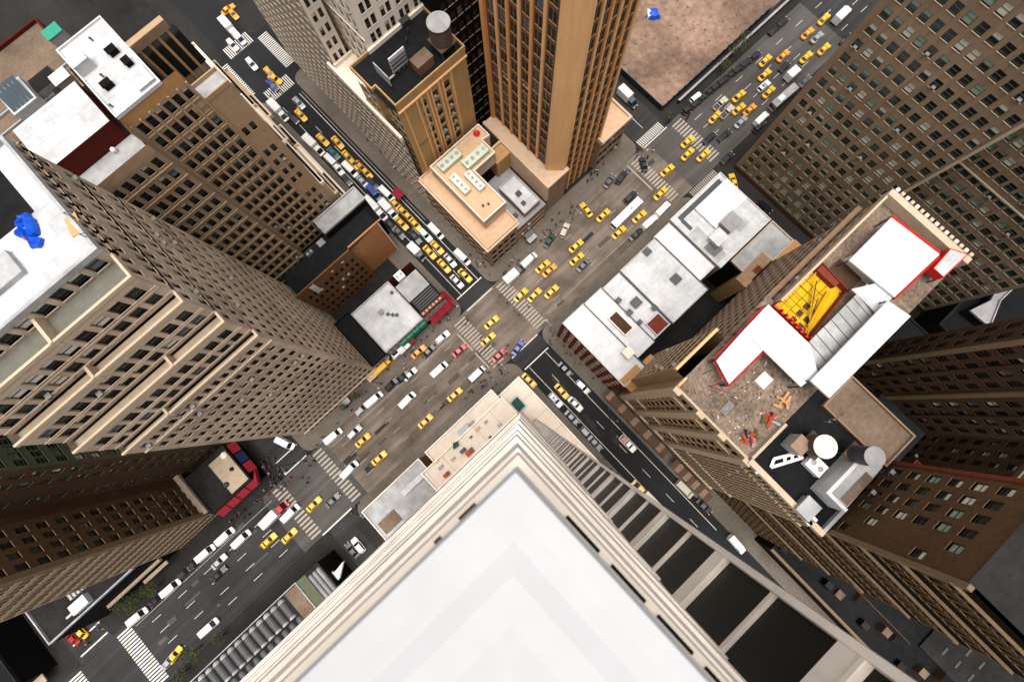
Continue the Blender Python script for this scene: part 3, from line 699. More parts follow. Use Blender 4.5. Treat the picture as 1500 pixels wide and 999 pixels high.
for j in range(5): BG.part('court_cornice', MB().box(-5.8,.6,77.3-.1*j,77.9,74.2+.4*j,74.42+.4*j,'grid_band'))
# stepped street front of the gridded building
for i, (x0, x1, z) in enumerate(((1.5,2.5,31),(2.5,3.5,26),(3.5,4.7,20))):
    for j, (ya, yb) in enumerate(((70.2,84+3*i),(86+2*i,103-2*i),(105-2*i,120))):
        zz = z-2.2*((j+i) % 2)
        BG.part('ledge', MB().box(x0,x1-.01,ya,yb,0,zz,'stone_grey',('roof_dark','podium_stone','cream')[(i+j) % 3]))
        BG.part('ledge_parapet', rim([(x0-.05,ya-.1),(x1+.12,ya-.1),(x1+.12,yb),(x0-.05,yb)], zz-.3, zz+.9, .24, 'cream' if i != 1 else 'left_trim'))
        BG.part('ledge_slot', MB().box(x0+.3,x1-.35,ya+1.2,(ya+yb)/2-.6,zz-.1,zz+.06,'black_wall'))
BG.done(300)
box_thing('roof_hatch',-7.9,-6.9,75.0,76.2,75.31,76.1,'black_wall','black hatch near the front edge of the large white roof','roof hatch')
for i, (u, v) in enumerate(((168,78),(161,127))):
    x, y = un(u, v, 75.3); b = box_thing('roof_hatch',x-.7,x+.7,y-.5,y+.5,75.3,76.2,'black_wall',('upper','lower')[i]+' black square hatch in the middle of the large white roof at the top left','roof hatch')
x, y = un(128,100,75.3); box_thing('stair_house',x-1.2,x+1.2,y-.9,y+.9,75.3,77.2,'roof_white','white stair house at the left edge of the large white roof','stair house')
x, y = un(208,116,75.3); box_thing('roof_platform',x-1.3,x+1.3,y-1.6,y+1.6,75.3,75.8,'roof_white','low white platform near the front edge of the large white roof','roof platform')
for i, (u, v) in enumerate(((152,113),(121,109),(136,60),(165,157))):
    x, y = un(u, v, 75.3); vent(x, y, 75.3, 'small dark pipe vent on the large white roof, '+('right of the stair house','behind the stair house','near its back edge','at its front left corner')[i], .6, .16, 'steel_dark')
x, y = un(134,208,72); vent(-18,69.2,72,'white mushroom vent on the narrow grey roof under the maroon wall',.9,.3,'van_white')

LT = Bld('left_tower', 'big tan tower with five stepped cornices, deep window rows and a white membrane roof', 'skyscraper', (-35,49,0), fm='frame_dark', sm='left_trim', mix=[('d',9),('h',4),('b',2),('ac',1),('k',3),('g',3)])
xr, xl, yb = -22.0, -48.2, 63.0
tiers = [(0,65.8,36.0,17),(65.4,73.2,37.2,2),(72.6,79.9,39.1,2),(79.2,86.8,41.0,2),(85.3,88.9,44.6,1)]
for i, (z0, z1, yf, nr) in enumerate(tiers):
    big = i > 0
    LT.facade((xl,yf),(xr,yf),z0,z1-(1.5 if 0 < i < 4 else .4 if big else .6),10 if big else 14,nr,1.75 if big else 1.1,2.0 if big else 1.7,'left_wall',d=.3,sill=.75,ml=.8,mr=.8,mix=None if big else [('d',6),('b',3),('h',3),('ac',2)])
    LT.wall((xl,yf),(xr,yf),z1-(1.5 if 0 < i < 4 else .4 if big else .6),z1,'left_trim')
    LT.facade((xr,yf),(xr,yb),z0,z1,14-min(i,3),nr,.95,1.75,'left_wall',d=.3,sill=.9,ml=.7,mr=.5,mix=[('d',14),('h',3),('g',2),('k',2),('ac',1)])
    LT.wall((xl,yb),(xl,yf),z0,z1,'left_wall'); LT.wall((xr,yb),(xl,yb),z0,z1,'left_wall')
    if i < 4:
        yn = tiers[i+1][2]
        LT.part('terrace', MB().face([(xl,yf,z1-1.3),(xr,yf,z1-1.3),(xr,yn,z1-1.3),(xl,yn,z1-1.3)], 'terrace_green' if i == 3 else 'stone_grey'))
        LT.part('cornice', MB().box(xl-.12,xr+.12,yf-.12,yf+.22,z1-.5,z1+.1,'left_trim'))
        LT.part('cornice_end', MB().box(xr-.2,xr+.12,yf+.22,yn+.1,z1-.5,z1+.097,'left_trim'))
        # broken parapet: a raised block part-way along, as the terraces step
        c = xl+ (8.5,17,12,15)[i]
        LT.part('parapet_block', MB().box(c,c+.4,yf-.1,yn,z1-1.29,z1+.25,'left_trim'))
    if big:
        if nr == 2:
            for zq in (.05,.42,.5): LT.course((xl,yf),(xr,yf),z0+.6+(z1-z0-1.5)*zq,.1,.1,'left_trim')
LT.course((xl,36),(xr,36),61.3,.3,.25,'left_trim'); LT.course((xl,36),(xr,36),3.6,.4,.3,'left_trim')
LT.part('roof', MB().face([(xl,44.6,88.2),(xr,44.6,88.2),(xr,yb,88.2),(xl,yb,88.2)], 'roof_white'))
LT.part('parapet', rim([(xl,44.5),(xr+.1,44.5),(xr+.1,yb),(xl,yb)], 88, 88.9, .4, 'roof_pale'))
LT.part('roof_well', MB().box(-33,-24.8,53.5,60.5,86,88.25,'black_wall','roof_black'))
LT.part('roof_ramp', MB().box(-47,-29.5,48.2,51.5,88.21,88.9,'roof_pale'))
LT.done(300)
x, y = un(33,330,89)
t = T('blue_tarpaulin','crumpled bright blue tarpaulin on the white roof of the big left tower','tarpaulin',(x,y,88.3))
b = MB()
for (du, dv, r, h) in ((-2,-8,1.0,.8),(3,6,1.15,1.0),(12,22,.75,.7)):
    px, py = un(33+du, 330+dv, 89); n = 11
    b.rings([[(px+r*q*math.cos(a)*(1+.25*math.sin(3*a+dv)), py+r*q*math.sin(a)*(1+.3*math.cos(4*a+du)), 88.25+hh*(1+.25*math.sin(5*a))) for a in [2*math.pi*k/n for k in range(n)]] for q, hh in ((1,0),(.9,h*.6),(.55,h),(.2,h*.8))], 'blue_tarp')
t.part('cover', b)
x, y = un(40,349,88.6); t = solo('paint_tub', MB().lathe(x,y,[(.25,88.3),(.3,88.8),(.26,88.8)],'red_paint',10),'small red tub between the blue tarpaulin folds','tub',(x,y,88.3))
for i, (u, v) in enumerate(((100,315),(123,346))):
    x, y = un(u, v, 89.2); t = T('davit_hook', ('upper','lower')[i]+' curved steel davit on the edge of the white tower roof', 'davit', (x,y,88.3))
    t.part('post', MB().bar((x,y,88.3),(x,y,89.8),.05,'steel_dark',6)); t.part('arm', MB().bar((x,y,89.8),(x+.7,y-.3,89.6),.05,'steel_dark',6))
for i, (u, v) in enumerate(((104,322),(110,336))):
    x, y = un(u, v, 88.3); solo('plywood_sheet', MB().prism([(x-.8,y-.6),(x+.6,y-.7),(x+.8,y+.5),(x-.6,y+.7)], 88.22+.02*i, 88.27+.02*i, 'plywood'), ('orange','pale yellow')[i]+' stained sheet on the edge of the white tower roof', 'sheet', (x,y,88.22))
# upper left corner, behind the white roofs
TLB = Bld('back_building', 'dark brown building with a cluttered low roof behind the two white roofs', 'building', (-28,86,0))
TLB.block(-36,-14.9,79,104,0,66,'brown_dark','nsew','roof_brown',par=.6,pm='maroon'); TLB.block(-14.9,-5.9,85,104,0,60,'black_wall','nsew','roof_dark')
TLB.part('stair_tower', MB().box(-19,-16.4,80,84,66,70,'brick','roof_grey')); TLB.part('annex', MB().box(-32,-27,80,83.5,66,69.5,'maroon','roof_brown'))
TLB.part('pale_roof', MB().box(-13.6,-7.0,87,94,60,66,'black_wall','roof_pale'))
TLB.part('terracotta_roof', MB().box(-16.2,-14.95,86,89.5,66,68.2,'brick_red','roof_orange'))
for j in range(9):
    x, y = rnd.uniform(-35,-17), rnd.uniform(80,100); a, b_ = rnd.uniform(.6,2.2), rnd.uniform(.6,1.8)
    TLB.part('roof_bulkhead', MB().box(x-a,x+a,y-b_,y+b_,66,66.4+rnd.uniform(.6,2.6)+.01*j,rnd.choice(('brick','maroon','roof_grey','black_wall')),rnd.choice(('roof_grey','roof_brown','roof_dark','maroon'))))
for j in range(4): TLB.part('pipe_run', MB().box(-35,-16,84.5+3*j,84.75+3*j,66.01,66.4,'metal'))
TLB.done()
x, y = un(15,130,70)
t = T('glass_skylight','pale blue glass roof lantern at the left edge above the white roof','skylight',(x,y,66))
t.part('curb', MB().box(x-2.6,x+1.8,y-3,y+2.2,66,69,'roof_white'))
for j in range(5): t.part('pane', MB().rings([[(x-2.3+.78*j,y-2.6,69.02),(x-1.6+.78*j,y-2.6,69.02),(x-1.6+.78*j,y+1.8,69.9),(x-2.3+.78*j,y+1.8,69.9)],[(x-2.3+.78*j,y-2.6,69.06),(x-1.6+.78*j,y-2.6,69.06),(x-1.6+.78*j,y+1.8,69.96),(x-2.3+.78*j,y+1.8,69.96)]], 'glass_blue'))
for u, v, lb, m in ((75,46,'green roof shed at the top left behind the pale roof','awning_green'),(112,88,'pale green roof unit wedged beside the white roof','blind_green'),(86,112,'white roof box with tan lid between the two white roofs','van_white')):
    x, y = un(u, v, 70); box_thing('roof_shed',x-1.3,x+1.3,y-1,y+1,66,70,'roof_grey',lb,'shed',m)
# ------------------------------------------------------------------ block E: white low-rises, construction-topped sand tower
WL = Bld('white_roof_row', 'row of low shops under joined bright white flat roofs on the corner of the crossing', 'building', (45,-3,0), fm='frame_light', sm='frame_light', mix=[('d',2),('b',3)])
K2 = 1-20/140
secs = [(25.2,33.8,9.6,-15.6,20.0),(33.8,41.0,9.4,-12.4,19.6),(41.0,48.2,9.0,-12.0,19.2),(48.2,62.8,9.2,-12.3,20.0),(62.8,69.6,9.6,-9.0,19.4),(69.6,91.0,10.0,-10.4,20.3)]
for i, (a, c, e, g, z) in enumerate(secs):
    x0, x1, y1, y0 = a*K2, c*K2, e*K2, g*K2
    WL.block(x0,x1,y0,y1,0,z-.3,'brick_red' if i == 0 else 'podium_wall','nse'+('' if i == 0 else 'w'))
    WL.part('roof', MB().box(x0,x1-.02,y0,y1,z-.3,z,'roof_bright',('roof_bright','roof_bright','roof_white','roof_white','roof_bright','roof_white')[i]))
    WL.part('roof_rim', rim([(x0,y0),(x1-.03,y0),(x1-.03,y1),(x0,y1)], z-.1, z+.35, .22, 'roof_white' if i != 3 else 'roof_pale'))
    if i < 5: WL.part('party_gap', MB().box(x1-.3,x1-.06,y0,y1-.1,z+.36,z+.5,'steel_dark'))
WL.facade((secs[0][0]*K2,secs[0][2]*K2),(secs[0][0]*K2,secs[0][3]*K2),0,19.7,9,5,1.1,2.0,'brick_red',sill=1.2,d=.2)
WL.part('roof_light_well', MB().box(30.6,33.4,-4.6,1.3,19.9,20.15,'cream_dark','brown_dark'))
WL.part('light_well_rim', rim([(30.5,-4.7),(33.5,-4.7),(33.5,1.4),(30.5,1.4)], 19.9, 20.5, .25, 'cream'))
WL.part('red_deck', MB().box(36.4,40.6,-10,-6.2,19.3,19.55,'cream_dark','brick_red')); WL.part('red_deck_rim', rim([(36.3,-10.1),(40.7,-10.1),(40.7,-6.1),(36.3,-6.1)], 19.3, 20, .2, 'roof_white'))
WL.part('orange_roof', MB().box(21.9,27.6,-15.6,-11.4,19.5,20.22,'tan','roof_orange'))
WL.part('gutter', MB().box(61.5,76.5,6.3,7.6,20.0,20.36,'steel_dark')); WL.part('gutter', MB().box(61.3,62.3,3,6.3,20.0,20.355,'steel_dark'))
WL.part('grey_patch', MB().face([(59.8,-7.5,20.32),(63.5,-7.5,20.32),(63.5,2.6,20.32),(59.8,2.6,20.32)], 'roof_pale'))
WL.part('roof_step', MB().box(66,77.5,-1,6.2,20.31,21,'roof_bright'))
WL.done(80)
def at(a, b, z): return a*(1-z/140), b*(1-z/140)
for nm, u, v, s, lb in (('roof_hatch',932,443,1.3,'large dark square hatch on the third white roof from the corner'),('roof_hatch',990,409,1.3,'large dark square hatch on the white roof by the dark alley'),
        ('roof_hatch',906,440,.7,'small black skylight by the party wall of the third white roof'),('roof_hatch',922,458,.8,'second small black skylight down the party wall of the white roofs'),('roof_hatch',937,472,.6,'third small black skylight down the party wall of the white roofs'),
        ('roof_hatch',948,369,1.0,'dark roof hatch near the avenue edge of the white roofs'),('roof_hatch',959,451,.7,'small dark hatch beside the red roof deck')):
    x, y = un(u, v, 20.4); box_thing(nm,x-s*.8,x+s*.8,y-s*.8,y+s*.8,19.9,20.7,'roof_grey',lb,'roof hatch','steel_dark')
x, y = un(919,517,21); box_thing('stair_house',x-1.1,x+1.1,y-1.1,y+1.1,20,22.2,'cream','cream stair house at the back of the corner white roof','stair house')
x, y = un(951,531,19); box_thing('stair_house',x-1.3,x+1.3,y-1.3,y+1.3,16,20.5,'tan','tan stair house beside the orange roof','stair house','roof_orange')
x, y = un(1068,328,21); box_thing('cooling_plant',x-2.2,x+2.2,y-1.8,y+1.8,20.3,22.6,'roof_grey','big dark cooling plant on the white roof by the second crossing','air conditioner','roof_grey')
x, y = un(1050,350,21); box_thing('roof_shed',x-1.8,x+1.8,y-1.6,y+1.6,20.3,22.4,'roof_white','white plant shed beside the dark cooling plant','shed')
x, y = un(1046,362,21); t = T('pipe_rack','row of dark slats of a pipe rack on the white roof','pipe rack',(x,y,20.3))
for j in range(8): t.part('slat', MB().box(x-1.6,x+1.6,y-1.8+.45*j,y-1.6+.45*j,20.4,21.0,'steel_dark'))
x, y = un(1088,330,21); t = T('roof_stair','white steel stair and rails at the back of the white roofs','stairs',(x,y,20.3))
for j in range(7): t.part('step', MB().box(x-1.4+.4*j,x-1.05+.4*j,y-.8,y+.8,20.4+.2*j,20.46+.2*j,'metal'))
for s in (-.85,.85): t.part('handrail', MB().bar((x-1.4,y+s,21.3),(x+1.4,y+s,22.8),.05,'van_white'))
G1 = Bld('grey_roof_building', 'low building with a pale grey flat roof behind the white roof row', 'building', (73,-16,0))
G1.block(64.6,80,-16.9,-9.6,0,17,'black_wall','nsew','roof_pale',par=.5,pm='cream_dark')
G1.part('orange_roof', MB().box(73,80.5,-23.5,-17,0,17.4,'tan','roof_orange')); G1.part('dirt_roof', MB().box(62,72,-17,-13.6,0,17.5,'tan','roof_sand'))
G1.part('roof_box', MB().box(66.5,68,-16.4,-15,17.51,18.8,'tan','brick_red')); G1.part('roof_box', MB().box(75,76.4,-20,-18.4,17.41,18.6,'steel_dark','roof_pale')); G1.done()
t = T('ladder_rack','white steel ladder frame over the dark alley behind the white roofs','ladder',(68,-13,15.2))
for s in (0,1.2): t.part('rail', MB().bar((66.2,-13+s,15.4),(71.5,-13+s,17),.07,'van_white'))
for j in range(5): t.part('rung', MB().bar((66.6+j,-13,15.5+.3*j),(66.6+j,-11.8,15.5+.3*j),.05,'van_white'))

SB = Bld('sand_tower', 'sand-coloured tower with pilastered front, half covered by a construction site', 'skyscraper', (45,-32,0), fm='frame_dark', sm='sand_trim', mix=[('d',12),('h',1),('ac',1)])
zS = 54.6
SB.facade((21.7,-15.5),(21.7,-48.4),8,zS-1.5,18,13,1.15,2.2,'sand',d=.35,sill=.8,ml=.9,mr=.6,courses=[(8.2,.5,.6,'sand_trim'),(20,.4,.35,'sand_trim'),(49,.35,.3,'sand_trim')])
SB.wall((21.7,-15.5),(21.7,-48.4),0,8,'podium_wall'); SB.wall((21.7,-15.5),(21.7,-48.4),zS-1.5,zS,'sand_trim')
for y in (-16.2,-21.6,-26.6,-32.3): SB.part('pilaster', MB().box(20.9,21.72,y-.75,y+.75,8.8,zS+.6,'sand_trim'))
for j in range(14): SB.part('thin_pilaster', MB().box(21.4,21.71,-33.9-1.02*j-.12,-33.9-1.02*j+.12,8.8,zS-1.6,'sand_trim'))
SB.facade((34,-13.2),(23.9,-13.2),17,zS,7,10,1.0,1.9,'sand',d=.25); SB.wall((23.9,-13.2),(23.9,-15.5),0,zS,'sand'); SB.wall((23.9,-15.5),(21.7,-15.5),0,zS,'sand')
SB.facade((72,-17.2),(34,-17.2),14,56,16,11,1.0,1.9,'podium_wall',d=.25); SB.wall((34,-17.2),(34,-13.2),0,zS,'sand')
SB.part('rubble_roof', MB().face([(21.7,-32.4,zS),(45,-32.4,zS),(45,-15.5,zS),(21.7,-15.5,zS)], 'roof_rubble'))
SB.part('wing_parapet', MB().box(23.8,34,-13.6,-13.1,zS-.3,zS+1,'orange_light')); SB.part('front_parapet', MB().box(21.6,22.0,-32,-15.4,zS-.3,zS+.5,'sand_trim')); SB.part('wing_parapet', MB().box(22,24.1,-15.8,-15.4,zS-.3,zS+.9,'orange_light'))
SB.part('black_roof', MB().box(21.7,44.5,-48.4,-32.4,50,zS-.1,'black_wall','roof_black'))
SB.part('front_coping', MB().box(21.3,22.3,-48.6,-32.4,zS-.4,zS+.9,'left_trim')); SB.part('end_coping', MB().box(22.3,27.6,-48.6,-48.0,zS-.4,zS+.8,'roof_pale')); SB.part('cross_wall', MB().box(22.3,30.5,-32.6,-32.1,zS-.3,zS+1.1,'cream_dark'))
SB.part('gravel_roof', MB().box(37.2,44.4,-48.2,-34.5,zS-.05,zS+.6,'brick','roof_brown')); SB.part('gravel_parapet', rim([(37.2,-48.2),(44.5,-48.2),(44.5,-34.4),(37.2,-34.4)], zS+.3, zS+1.2, .25, 'podium_wall'))
SB.part('rear_roof', MB().face([(45,-34.4,54.5),(72.5,-34.4,54.5),(72.5,-17.2,54.5),(45,-17.2,54.5)], 'roof_rubble'))
SB.wall((72.5,-34.4),(72.5,-17.2),0,56,'sand'); SB.wall((44.5,-34.4),(72.5,-34.4),0,54.5,'black_wall'); SB.wall((44.5,-48.4),(44.5,-34.4),0,54.5,'black_wall'); SB.wall((21.7,-48.4),(44.5,-48.4),0,54.5,'podium_wall')
SB.part('rear_parapet', MB().box(45,72.6,-17.5,-17.1,54.4,56.6,'sand_trim')); SB.part('rear_scaffold', MB().box(46,72,-16.9,-16.0,50.5,50.8,'podium_wall'))
SB.part('end_cornice', MB().box(72.3,73.6,-34.6,-17,54.6,57,'left_trim'))
for j in range(16): SB.part('dentil', MB().box(73.62,74.3,-34.2+1.08*j,-33.6+1.08*j,55,57.2,'cream' if j % 2 else 'left_trim'))
db = MB()
for j in range(260):
    x, y, r = rnd.uniform(22.4,36.5), rnd.uniform(-31.8,-16), rnd.uniform(.08,.3)
    an = rnd.uniform(0,3.1); db.bar((x-r*math.cos(an),y-r*math.sin(an),zS+.06),(x+r*math.cos(an),y+r*math.sin(an),zS+.1),rnd.uniform(.04,.11),rnd.choice(('roof_pale','brick','wood','cream','roof_grey')))
SB.part('demolition_debris', db, kind='stuff')
SB.part('dark_pit', MB().box(55.4,58.9,-24.6,-19.6,54.52,54.9,'brick','brown_dark')); SB.part('cream_strip', MB().box(58.95,59.6,-26,-20.2,54.52,58,'cream'))
SB.done(300)
k7 = 1-58/140
def cover(name, pts, z, h, m, lb, edge='red_paint', cat='roof covering'):
    p = [(a*(1-z/140), b*(1-z/140)) for a, b in pts]
    cx = sum(q[0] for q in p)/len(p); cy = sum(q[1] for q in p)/len(p)
    t = T(name, lb, cat, (cx,cy,z-2)); t.part('sheet', MB().prism(p, z-h, z, m))
    if edge: t.part('rim_board', rim([(cx+(q[0]-cx)*1.02, cy+(q[1]-cy)*1.02) for q in p], z-h-.3, z+.05, .16, edge))
    for q in p: t.part('leg', MB().box(q[0]*.99+cx*.01-.1,q[0]*.99+cx*.01+.1,q[1]*.99+cy*.01-.1,q[1]*.99+cy*.01+.1,54.5,z-h,'steel_dark'))
    return t
cover('roof_covering', [(47.2,-35.2),(49.4,-28.2),(61.1,-27.5),(61.1,-35.2)], 58.5, .3, 'roof_bright', 'white protective sheet nearest the rubble roof, propped on the scaffold', None)
cover('roof_covering', [(61.2,-27.5),(72,-27.2),(72,-43),(67.5,-50.1),(61.2,-49.5)], 58.5, .3, 'roof_bright', 'white protective sheet in front of the yellow court', None)
cover('roof_covering', [(98.4,-34.3),(117,-34.2),(118.5,-51),(99.5,-50.4)], 58.5, .4, 'roof_bright', 'large square white covering beyond the yellow court', None)
for p, q in (((118.2,-34.2),(119.6,-51)),((99.5,-50.8),(118.5,-51.6)),((47,-35.6),(60.8,-35.8)),((46.8,-35.2),(49,-28)),((61,-36),(64.2,-49.5)),((49.6,-27.6),(71,-26.8))):
    x0, y0 = at(*p, 58); x1, y1 = at(*q, 58); far = p[0] > 90
    t = T('edge_board', 'red board edging the '+{118.2:'far side of the large square covering',99.5:'near side of the large square covering',47:'lower side of the sheet nearest the rubble',46.8:'left end of the sheet nearest the rubble',61:'inner side of the sheet before the yellow court',49.6:'upper side of the white sheets'}[p[0]], 'board', ((x0+x1)/2,(y0+y1)/2,56.5))
    t.part('board', MB().bar((x0,y0,57.5),(x1,y1,57.5),.3 if far else .16,'red_paint')); t.part('prop', MB().bar((x0,y0,54.5),(x0,y0,57.4),.08,'steel_dark')); t.part('prop', MB().bar((x1,y1,54.5),(x1,y1,57.4),.08,'steel_dark'))
cover('roof_covering', [(92.5,-40.5),(99,-44.2),(99.2,-50.2),(92.2,-49.8)], 58, .3, 'roof_white', 'small white sheet joining the square covering to the sloping grey sheet', None)
cover('roof_covering', [(114,-52.4),(122,-52.0),(124.3,-56.6),(114,-56.2)], 58, 1.6, 'roof_white', 'small white box with red rim at the far end of the construction roof')
t = T('sloping_sheet','pale grey corrugated sheet sloping between the yellow court and the long white plank','roof covering',(48,-27,55))
ya, yb_, xa, xb_ = at(0,-42.4,57.9)[1], at(0,-50,57.9)[1], at(66,0,57.9)[0], at(97,0,57.9)[0]
for j in range(10): t.part('corrugated_panel', MB().rings([[(xa+(xb_-xa)*(j+.04)/10,ya,58-e),(xa+(xb_-xa)*(j+.96)/10,ya,58-e),(xa+(xb_-xa)*(j+.96)/10,yb_,57.2-e),(xa+(xb_-xa)*(j+.04)/10,yb_,57.2-e)] for e in (.12,0)], 'roof_pale'))
for j in range(3):
    a, b_ = 70+9*j, 70+9*j+2
    p0, p1 = at(a,-50,57), at(a+4,-42.6,57.8); t.part('tie_rod', MB().bar((*p0,57.1),(*p1,57.8),.06,'steel_dark'))
cover('white_walkway', [(64.6,-57),(64.4,-50.2),(97.4,-49.8),(98.6,-57.2)], 60, .5, 'roof_bright', 'long bright white plank roof along the far edge of the construction site', None)
YC = T('yellow_court','light court with bright yellow boarded walls and red edge on the construction roof','light court',(51,-22,45))
zy = 56
a = [at(72.6,-42,zy),at(72.6,-28.4,zy),at(92.3,-29.4,zy),at(91.6,-40,zy)]
for j in range(7): YC.part('red_post', MB().box(a[0][0]-.3+.01*j,a[0][0]-.05+.01*j,a[0][1]+1.1*j,a[0][1]+1.1*j+.5,54.7,57.6,'red_paint'))
YC.part('floor', MB().face([(*p,54.62) for p in (a[0],a[3],a[2],a[1])], 'yellow_wall'))
for j in range(4): YC.part('formwork_panel', MB().box(a[1][0]+1.0+1.9*j,a[1][0]+2.6+1.9*j,-19.8,-17.9,54.63,54.8,'yellow_wall'))
for i in range(3):
    for j in range(2): YC.part('opening', MB().box(a[1][0]+.9+1.7*i,a[1][0]+1.9+1.7*i,-21.9-1.6*j,-20.9-1.6*j,54.63,54.75,'brown_dark'))
for i in range(5): YC.part('beam', MB().bar((a[0][0]+.6,a[0][1]+.5+.15*i,55.6),(a[2][0]-2-i,a[2][1]-.5-1.1*i,55.8),.09,'steel_dark' if i % 2 else 'yellow_wall'))
YC.part('red_edge', rim(a, 54.6, 56.2, .16, 'brick_red'))
YC.part('red_board', MB().box(a[0][0]-.2,a[0][0]+.15,a[0][1],a[1][1],56.21,56.5,'red_paint')); YC.part('end_wall', MB().box(a[2][0]-1.6,a[2][0]-.2,a[2][1]-4.5,a[2][1]-.3,54.63,55.9,'brick_red'))
YC.part('dark_strip', MB().box(a[1][0]+.2,a[1][0]+.9,a[1][1]-4.6,a[1][1]-.3,54.63,54.72,'brown_dark'))
for j in range(6): YC.part('joint', MB().box(a[1][0]+.9+1.45*j,a[1][0]+.97+1.45*j,a[1][1]-5,a[1][1]-.3,54.81,54.86,'brown_dark'))
for j in range(3): YC.part('joint', MB().box(a[1][0]+.9,a[2][0]-1.7,a[1][1]-1.3-1.5*j,a[1][1]-1.23-1.5*j,54.81,54.855,'brown_dark'))
YC.part('yellow_slope', MB().rings([[(a[0][0]+1.2,a[0][1]+.4,54.7-e),(a[3][0]-1.8,a[3][1]+1.4,54.7-e),(a[3][0]-2.2,a[3][1]+2.2,55.4-e),(a[0][0]+1.4,a[0][1]+1.6,55.4-e)] for e in (.06,0)], 'yellow_wall'))
for i, (u, v, c, lb) in enumerate(((1126,616,'red_orange','orange heap of barrier mesh on the rubble roof nearest the cross wall'),(1098,640,'red_orange','orange and green barrier heap by the front parapet of the rubble roof'),(1150,590,'plywood','pile of planks at the end of the rubble roof'))):
    x, y = un(u, v, 55); t = T('barrier_heap', lb, 'debris', (x,y,zS))
    for j in range(7):
        px, py, an = x+rnd.uniform(-1.3,1.3), y+rnd.uniform(-1.0,1.0), rnd.uniform(0,3)
        t.part('board', MB().bar((px-math.cos(an)*.8,py-math.sin(an)*.8,zS+.15+.12*j),(px+math.cos(an)*.8,py+math.sin(an)*.8,zS+.2+.12*j),.22,(c,c,'cloth_navy','leaf_light','roof_pale')[j % 5 if i < 2 else 0]))
x, y = un(1119,557,56); box_thing('skip',x-1.1,x+1.1,y-.9,y+.9,zS,zS+1.5,'cream','pale square skip beside the white sheets on the rubble roof','skip')
x, y = un(1066,598,55); t = T('scaffold_stack','stack of pale scaffold tubes on the rubble roof','scaffolding',(x,y,zS))
for j in range(5): t.part('tube', MB().bar((x-1.2,y-.5+.25*j,zS+.2),(x+1.2,y-.4+.25*j,zS+.2),.08,'metal',6))
for i, (p, q) in enumerate((((1040,530),(1068,516)),((1030,548),(1056,536)),((1040,566),(1062,560)),((1050,508),(1084,488)),((1066,492),(1098,474)))):
    x0, y0 = un(*p, 57); x1, y1 = un(*q, 58); t = solo('scaffold_pole', MB().bar((x0,y0,56.4),(x1,y1,58),.08,'steel_dark',6),('dark scaffold pole at the left corner of the red-edged sheet nearest the rubble','dark scaffold pole below the left corner of the red-edged sheet','lowest dark scaffold pole beside the red-edged sheet','dark scaffold pole at the upper edge of the red-edged sheet','uppermost dark scaffold pole towards the yellow court')[i],'pole',(x0,y0,56.4),'scaffold poles at the white sheets')
x, y = un(1082,556,56); t = T('scaffold_bracing','bright red steel bracing beside the white sheets','scaffolding',(x,y,zS))
for j in range(4): t.part('brace', MB().bar((x-4+1.4*j,y+2.4-.6*j,zS+.1),(x-3.4+1.2*j,y+.2+.3*j,zS+2.6),.1,'red_paint'))
# roof plant on the black roof
water_tank(34.1,-42.2,zS,1.5,4.2,3.6,'black cylindrical water tank with flat grey lid on the black roof','steel_dark','roof_grey',.15)
x, y = un(1216,655,61); water_tank(x,y,zS,1.75,3.0,2.2,'round wooden tank with pale conical lid beside the black tank','wood','cream',1.1)
x, y = un(1174,652,58); box_thing('stair_house',x-1.3,x+1.3,y-1.1,y+1.1,zS,zS+3.4,'roof_pale','tall pale stair house behind the white angled frame','stair house','podium_wall')
x, y = un(1201,683,57); ac_unit(x-1.2,x+1.2,y-1.5,y+1.5,zS,1.6,'white condenser with dark frame between the tanks and the long shed','van_white')
x, y = un(1160,680,56); t = T('solar_frame','white zigzag steel frame lying on the black roof','frame',(x,y,zS))
for p, q in (((-2.6,1.6),(2.4,-.9)),((-2.6,1.6),(-1.2,2.2)),((-1.2,2.2),(2.2,.3)),((2.2,.3),(2.4,-.9)),((-.4,.5),(.6,1.4)),((.8,-.1),(1.6,.7))):
    t.part('bar', MB().bar((x+p[0],y+p[1],zS+.4),(x+q[0],y+q[1],zS+.5),.26,'van_white'))
SH = T('long_shed','long roof shed with brown top and white parapet at the edge of the black roof','shed',(31,-45,zS))
p = [at(45.6,-79.6,58),at(60.8,-79,58),at(60.8,-74.4,58),at(45.6,-73.6,58)]
SH.part('body', MB().prism(p, zS-4, 58.4, 'roof_pale')); 
for j in range(3): SH.part('roof_panel', MB().box(p[0][0]+.3+2.05*j,p[0][0]+2.3+2.05*j,p[0][1]+.2,p[0][1]+1.7,58.41,58.5,'roof_brown'))
SH.part('white_wall', MB().box(p[0][0]-.8,p[1][0],p[3][1],p[3][1]+.6,zS-.1,59,'roof_bright')); SH.part('end_wall', MB().box(p[0][0]-.8,p[0][0]-.2,p[0][1],p[3][1]-.01,zS-.1,58.9,'roof_bright'))
x, y = un(1184,744,56); t = T('metal_shed','small grey metal shed at the corner of the black roof','shed',(x,y,zS))
t.part('roof', MB().box(x-1.7,x+1.5,y-1.3,y+1.5,zS+1.4,zS+1.9,'roof_pale')); t.part('body', MB().box(x-1.5,x+1.3,y-1.1,y+1.3,zS,zS+1.39,'roof_grey')); t.part('duct', MB().box(x-.8,x-.1,y-2.6,y-1.32,zS,zS+.9,'van_white')); t.part('fan', MB().lathe(x-1.4,y-2,[(.5,zS),(.5,zS+.9),(.3,zS+.9)],'cream',10))
for u, v, wq in ((1108,692,'second'),(1104,677,'first'),(1126,705,'third')):
    x, y = un(u, v, 55); vent(x, y, zS-.1, wq+' small white pipe vent behind the front coping of the black roof', .7, .2, 'van_white')
x, y = un(1226,612,56)
